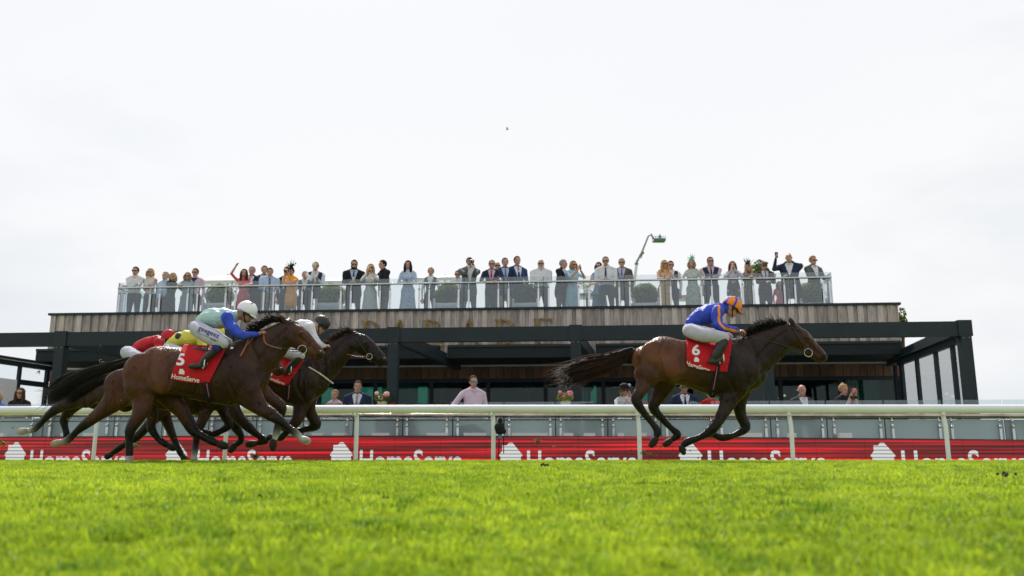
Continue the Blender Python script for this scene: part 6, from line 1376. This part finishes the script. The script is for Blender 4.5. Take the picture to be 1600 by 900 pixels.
TP(580, 413, 'blond woman in a long white dress with glasses', sex='f', hair='blond', style='long', dress=cloth('dress_white', (.62, .62, .60)), pose='clap', glasses='sun', item='wine')
TP(602, 407, 'dark-haired man in a black jacket turned to the left', hair='dark', top_m=blk, jacket=blk, bot_m=dgr, pose='clasp', face=-.9, wide=1.05, item='beer')
TP(638.6, 408, 'woman with long dark hair in a pale blue floral dress', sex='f', hair='dark', style='long', dress=pattern('dress_blue_floral', (.42, .50, .64), (.20, .28, .50), .60), pose='clasp', item='phone')
TP(673.5, 418.5, 'waitress with tied-up hair in a dark bib and white sleeves', sex='f', hair='fair', style='up', top_m=ws, vest=dgr, bot_m=dgr, pose='down', dy=.9)
TP(715.6, 423, 'man in white shirt and sunglasses behind the man photographing', dy=1.1, hair='brown', top_m=ws, pose='down', glasses='sun')
TP(733, 403.3, 'man in a grey jacket holding a camera up to his face', hair='dark', top_m=ws, jacket=gry, bot_m=dgr, pose='phone', item='camera', wide=1.1)
TP(769, 407, 'grey-haired man in a dark suit with crimson tie and sunglasses', hair='grey', top_m=ps, jacket=nvy, bot_m=dgr, tie=tcr, pose='rail', glasses='sun')
TP(777, 409, 'bald man with sunglasses behind the man with a crimson tie', dy=1.1, hair='grey', style='bald', top_m=ws, jacket=dgr, pose='down', glasses='sun')
TP(789, 403.3, 'dark-haired man in a navy suit with a blue tie', dy=.6, hair='dark', top_m=lb, jacket=nvy, bot_m=chn, tie=tbl, pose='hand_rail', face=.15)
TP(807.7, 400.6, 'tall man in a blue suit with a round white badge', dy=.75, hair='brown', top_m=ws, jacket=nv2, bot_m=nv2, tie=tn, pose='down', face=.35)
TP(845, 405.7, 'bald man in a white shirt with white beard and hands clasped', hair='grey', style='bald', top_m=ws, bot_m=dgr, pose='clasp', glasses='sun', beard='white', wide=1.15)
TP(876.4, 406, 'man in a black jacket turned right towards the woman clapping', hair='grey', top_m=ws, jacket=blk, bot_m=dgr, pose='clasp', face=1.0, wide=1.1)
TP(893.5, 408, 'blond woman in a light blue dress clapping beside the man in black', sex='f', hair='fair', style='bob', dress=cloth('dress_sky_blue', (.36, .54, .66)), pose='clap', glasses='sun', face=.5, sleeves='short')
TP(935.6, 410, 'woman in a blue dress behind the man with a navy tie', dy=.9, sex='f', hair='brown', style='bob', dress=cloth('dress_mid_blue', (.15, .30, .50)), pose='clasp', glasses='sun', sleeves='none')
TP(946.6, 402, 'grey-haired man in white shirt and navy tie leaning over the rail', hair='grey', top_m=ws, bot_m=dgr, tie=tn, pose='clasp', glasses='sun', wide=1.12, lean=.2)
TP(971.3, 404, 'man in a brown-grey jacket with lavender shirt and tie', dy=.6, hair='grey', top_m=lav, jacket=brn, bot_m=dgr, tie=tbl, pose='down', glasses='sun', face=-.2)
TP(1036, 407, 'blond woman in a peach dress with sunglasses', sex='f', hair='blond', style='long', dress=pattern('dress_peach', (.55, .30, .17), (.72, .40, .14), .52, 14), pose='rail', glasses='sun', sleeves='none', face=.3)
TP(1047.5, 408, 'man in white shirt and navy waistcoat behind the woman in peach', dy=.8, hair='dark', top_m=ws, vest=nvest, bot_m=nvy, pose='down', glasses='sun')
TP(1081, 405, 'woman in a pale green patterned dress with a mint fascinator', sex='f', hair='fair', style='bob', dress=pattern('dress_sage_print', (.36, .42, .37), (.55, .56, .50), .5, 18), pose='hand_rail', hat=('fasc', mnt), hem=.2)
TP(1109, 402.4, 'bearded man in pink shirt and navy waistcoat with arms folded', hair='brown', top_m=ps, vest=nvest, bot_m=nvy, pose='cross', glasses='sun', beard='grey', wide=1.15, tie=tn)
TP(1144, 409, 'woman with long dark hair in a lilac dress and olive jacket, clapping', sex='f', hair='auburn', style='long', dress=cloth('dress_lilac', (.50, .44, .52)), pose='clap', jacket=cloth('jacket_olive', (.08, .075, .055)), hem=.15)
TP(1167, 411.5, 'blond woman in a brown coat with a black feather fascinator', sex='f', hair='blond', style='long', dress=cloth('coat_brown', (.13, .075, .05)), pose='rail', hat=('fascR', blf), hem=.4)
TP(1193, 408, 'man in a flat cap and sunglasses beside the large man in a blazer', dy=.7, hair='dark', top_m=ws, jacket=cloth('jacket_dark_plum', (.05, .022, .022)), bot_m=nvy, tie=tn, pose='clasp', glasses='sun', hat=('flatcap', cloth('tweed', (.16, .13, .08))))
TP(1217, 440, 'girl in a pink dress sitting low behind the large man', dy=1.3, sex='f', hair='brown', style='bob', dress=cloth('dress_coral', (.52, .12, .16)), pose='down', hem=.45)
TP(1232, 395.8, 'large balding man in a navy blazer and open white shirt raising a phone', hair='grey', style='bald', top_m=ws, jacket=nvy, bot_m=cloth('trouser_black2', (.015, .013, .014)), pose='phoneL', item='phone', wide=1.28, face=-.35, lean=.05)
TP(1269, 400, 'man in a grey jacket with sunglasses at the right end of the terrace', dy=.6, hair='fair', top_m=ws, jacket=gry, bot_m=dgr, pose='clasp', glasses='sun')
# ground level
def GP(px, top, d, label, **k):
    q = ray(px, top); t_ = d/(q[0]*SA+q[1]*CA); Yw = t_*q[1]
    return person(px, top, Yw, -.16, label, group='spectators behind the running rail', railz=.95, raily=Yw-.4, voxel=.011, **k)
GP(-3, 612, 18.4, 'person in a bright blue top at the far left edge', sex='f', hair='blond', style='bob', top_m=cloth('top_blue', (.08, .16, .50)), pose='down')
GP(33, 606, 18.2, 'woman with long wavy brown hair and sunglasses at the far left', sex='f', hair='brown', style='long', top_m=blk, jacket=blk, pose='down', glasses='sun')
GP(523.5, 609, 18.4, 'older woman with short light hair and thin glasses behind the rail', sex='f', hair='fair', style='short', top_m=cloth('blouse_pale', (.55, .42, .42)), pose='down')
GP(559.6, 595, 17.8, 'man in a navy suit with white pocket square and grey tie', hair='brown', top_m=ws, jacket=nvy, tie=tgy, pose='down', wide=1.08)
GP(739.5, 587, 17.3, 'man in a pink shirt with mirrored blue sunglasses resting one arm', hair='brown', top_m=cloth('shirt_pale_pink', (.62, .50, .60), var=.05), bot_m=dgr, pose='outL', glasses=mat('lens_mirror', (.05, .35, .45), .1, metal=.7), tie=None, beard=None)
GP(975, 600, 18.0, 'woman in a wide black hat and white top with clasped hands', sex='f', hair='fair', style='bob', top_m=ws, pose='clap', glasses='sun', hat=('brim', cloth('hat_black', (.014, .014, .015))), sleeves='long')
GP(1068.5, 596, 18.0, 'bald man with glasses in a navy suit under the leading horse', hair='grey', style='bald', top_m=ws, jacket=nvy, tie=tn, pose='down', glasses=lens, skin=SKIN2)
GP(1109, 607, 18.6, 'person in a red jacket behind the belly of the leading horse', hair='brown', top_m=cloth('jacket_red', (.60, .02, .02)), pose='down')
GP(1252, 601, 18.2, 'bald man in a dark jacket looking down with hands together', hair='grey', style='bald', top_m=ws, jacket=dgr, pose='clasp', skin=SKIN)
GP(1317, 600, 18.2, 'blond woman taking a picture with a bright red phone', sex='f', hair='blond', style='up', top_m=blk, pose='phone', sleeves='short', item='red phone')
# operator on the boom lift
q = lift_p; o_ = MB(); s = Solid(); k_ = 1.15
s.tube([q+[0, 0, .1], q+[0, 0, .9]], [.14, .2], 'a'); s.tube([q+[0, 0, .8], q+[0, 0, 1.5]], [.24, .22], 'a'); s.ball(q+[0, 0, 1.82], .15, 'a'); s.tube([q+[-.2, 0, 1.4], q+[-.5, -.1, 1.1], q+[-.15, -.3, 1.0]], [.09, .08, .06], 'a'); s.tube([q+[.2, 0, 1.4], q+[.45, -.1, 1.15], q+[.2, -.3, 1.1]], [.09, .08, .06], 'a'); s.tube([q+[0, 0, 1.45], q+[0, 0, 1.75]], .08, 'a')
V, Fc = s.skin(.05, 2); o_.add(V, Fc, blk); tag(o_.build('person', None, q), 'tiny dark figure standing on the platform of the boom lift', 'person')
# badge, red bag, clods of turf
b = MB(); c = P(810.5, 424, 21.62); b.tube([c, c-[0, .01, 0]], .028, pw, n=14, side=(1, 0, 0)); tag(b.build('badge', None, c), 'round white badge on the lapel of the tall man in a blue suit', 'badge')
b = MB(); c = P(733, 647, 16.5); b.tube([c+[-.22, 0, 0], c+[0, 0, .03], c+[.22, 0, 0]], [.05, .08, .05], cloth('bag_red', (.55, .02, .03)), n=14, side=(0, 1, 0), sub=3); b.tube([c+[-.1, 0, .05], c+[-.07, 0, .13], c+[.07, 0, .13], c+[.1, 0, .05]], .009, MATS['bag_red'], n=6, sub=3)
b.box(c+[0, .1, -.38], (.3, .15, .30), mat('bench_dark', (.04, .04, .045), .6)); tag(b.build('bag', None, c), 'red bag on a dark stool under the man in the pink shirt', 'bag')
clodm = leafmat('turf_clod', (.06, .045, .02), (.22, .27, .04), trans=.3, scale=30)
def clod(px, py, Y, sz, i):
    c = P(px, py, Y); b = MB(); g = np.random.default_rng(900+i)
    b.ball(c, (sz*.5, sz*.4, sz*.35), clodm, 8, 6)
    for k in range(14):
        d = unit(g.normal(size=3)); b.tube([c, c+d*sz*.8, c+d*sz*1.2+g.normal(size=3)*sz*.4], [sz*.10, sz*.08, sz*.03], clodm, n=4, cap=False)
    tag(b.build('turf_clod', None, c), CL[i] if i < len(CL) else 'tiny clod of turf kicked up by the hooves', 'turf', 'clods of turf thrown up by the hooves')
CL = ['grassy clod flying in front of the red board right of centre', 'grassy clod hanging behind the tail of horse 5', 'clod under the hind hoof of the leading horse, left one', 'clod under the hind hoof of the leading horse, right one',
      'small clod by the white post near the left group', 'clod beside the planted hind leg of horse 5', 'torn turf below the hooves left of centre', 'green clod at the left edge above the board']
for i, (x, y, Y, s_) in enumerate(((841, 690, 12.2, .055), (158, 566, 12.0, .04), (1005, 708, 11.6, .045), (1016, 711, 11.4, .035), (61, 581, 11.8, .03), (212, 696, 10.7, .05), (399, 712, 11.6, .06), (5, 692, 12.4, .06),
    (866, 698, 12.2, .02), (878, 702, 12.2, .018), (850, 701, 12.2, .016), (157, 540, 12, .018), (189, 626, 10.5, .016), (1030, 700, 11.3, .02), (985, 703, 11.5, .02), (20, 668, 12, .018), (236, 652, 10.6, .014), (600, 690, 13, .014), (445, 640, 13.5, .03), (680, 655, 14, .012), (898, 700, 12.2, .014), (220, 660, 10.6, .02), *[(1000+k*13 % 97, 690+(k*37) % 26, 11.2+.05*k, .010+.003*(k % 4)) for k in range(14)], *[(60+(k*71) % 380, 655+(k*29) % 58, 10.9+.11*k, .011+.003*(k % 4)) for k in range(18)])): clod(x, y, Y, s_, i)
# divots lying in the grass
dirt = mat('divot_earth', (.045, .030, .018), .95, var=.4, scale=40)
def divot(px, py, sz, lab, i):
    d = ray(px, py); t0 = .5
    for t in np.linspace(.3/d[1], 14/d[1], 4000):
        p = d*t+[0, 0, CAM_H]
        if p[2] < float(ground_z(np.array(p[1])))+.035: break
    b = MB(); g = np.random.default_rng(i)
    for k in range(9): b.ball(p+g.normal(size=3)*[sz*.6, sz*.6, sz*.15], sz*g.uniform(.2, .42), dirt, 8, 6)
    tag(b.build('divot', None, p), lab, 'divot')
divot(405, 775, .016, 'dark divot lying on the turf left of centre', 1); divot(852, 727, .03, 'small dark divot lying near the rail post at the centre', 2); divot(1571, 741, .03, 'dark scrap of turf lying at the right edge of the track', 3); divot(603, 777, .012, 'brown divot in the grass left of the centre line', 4)
bpy.data.scenes.remove(TMP)
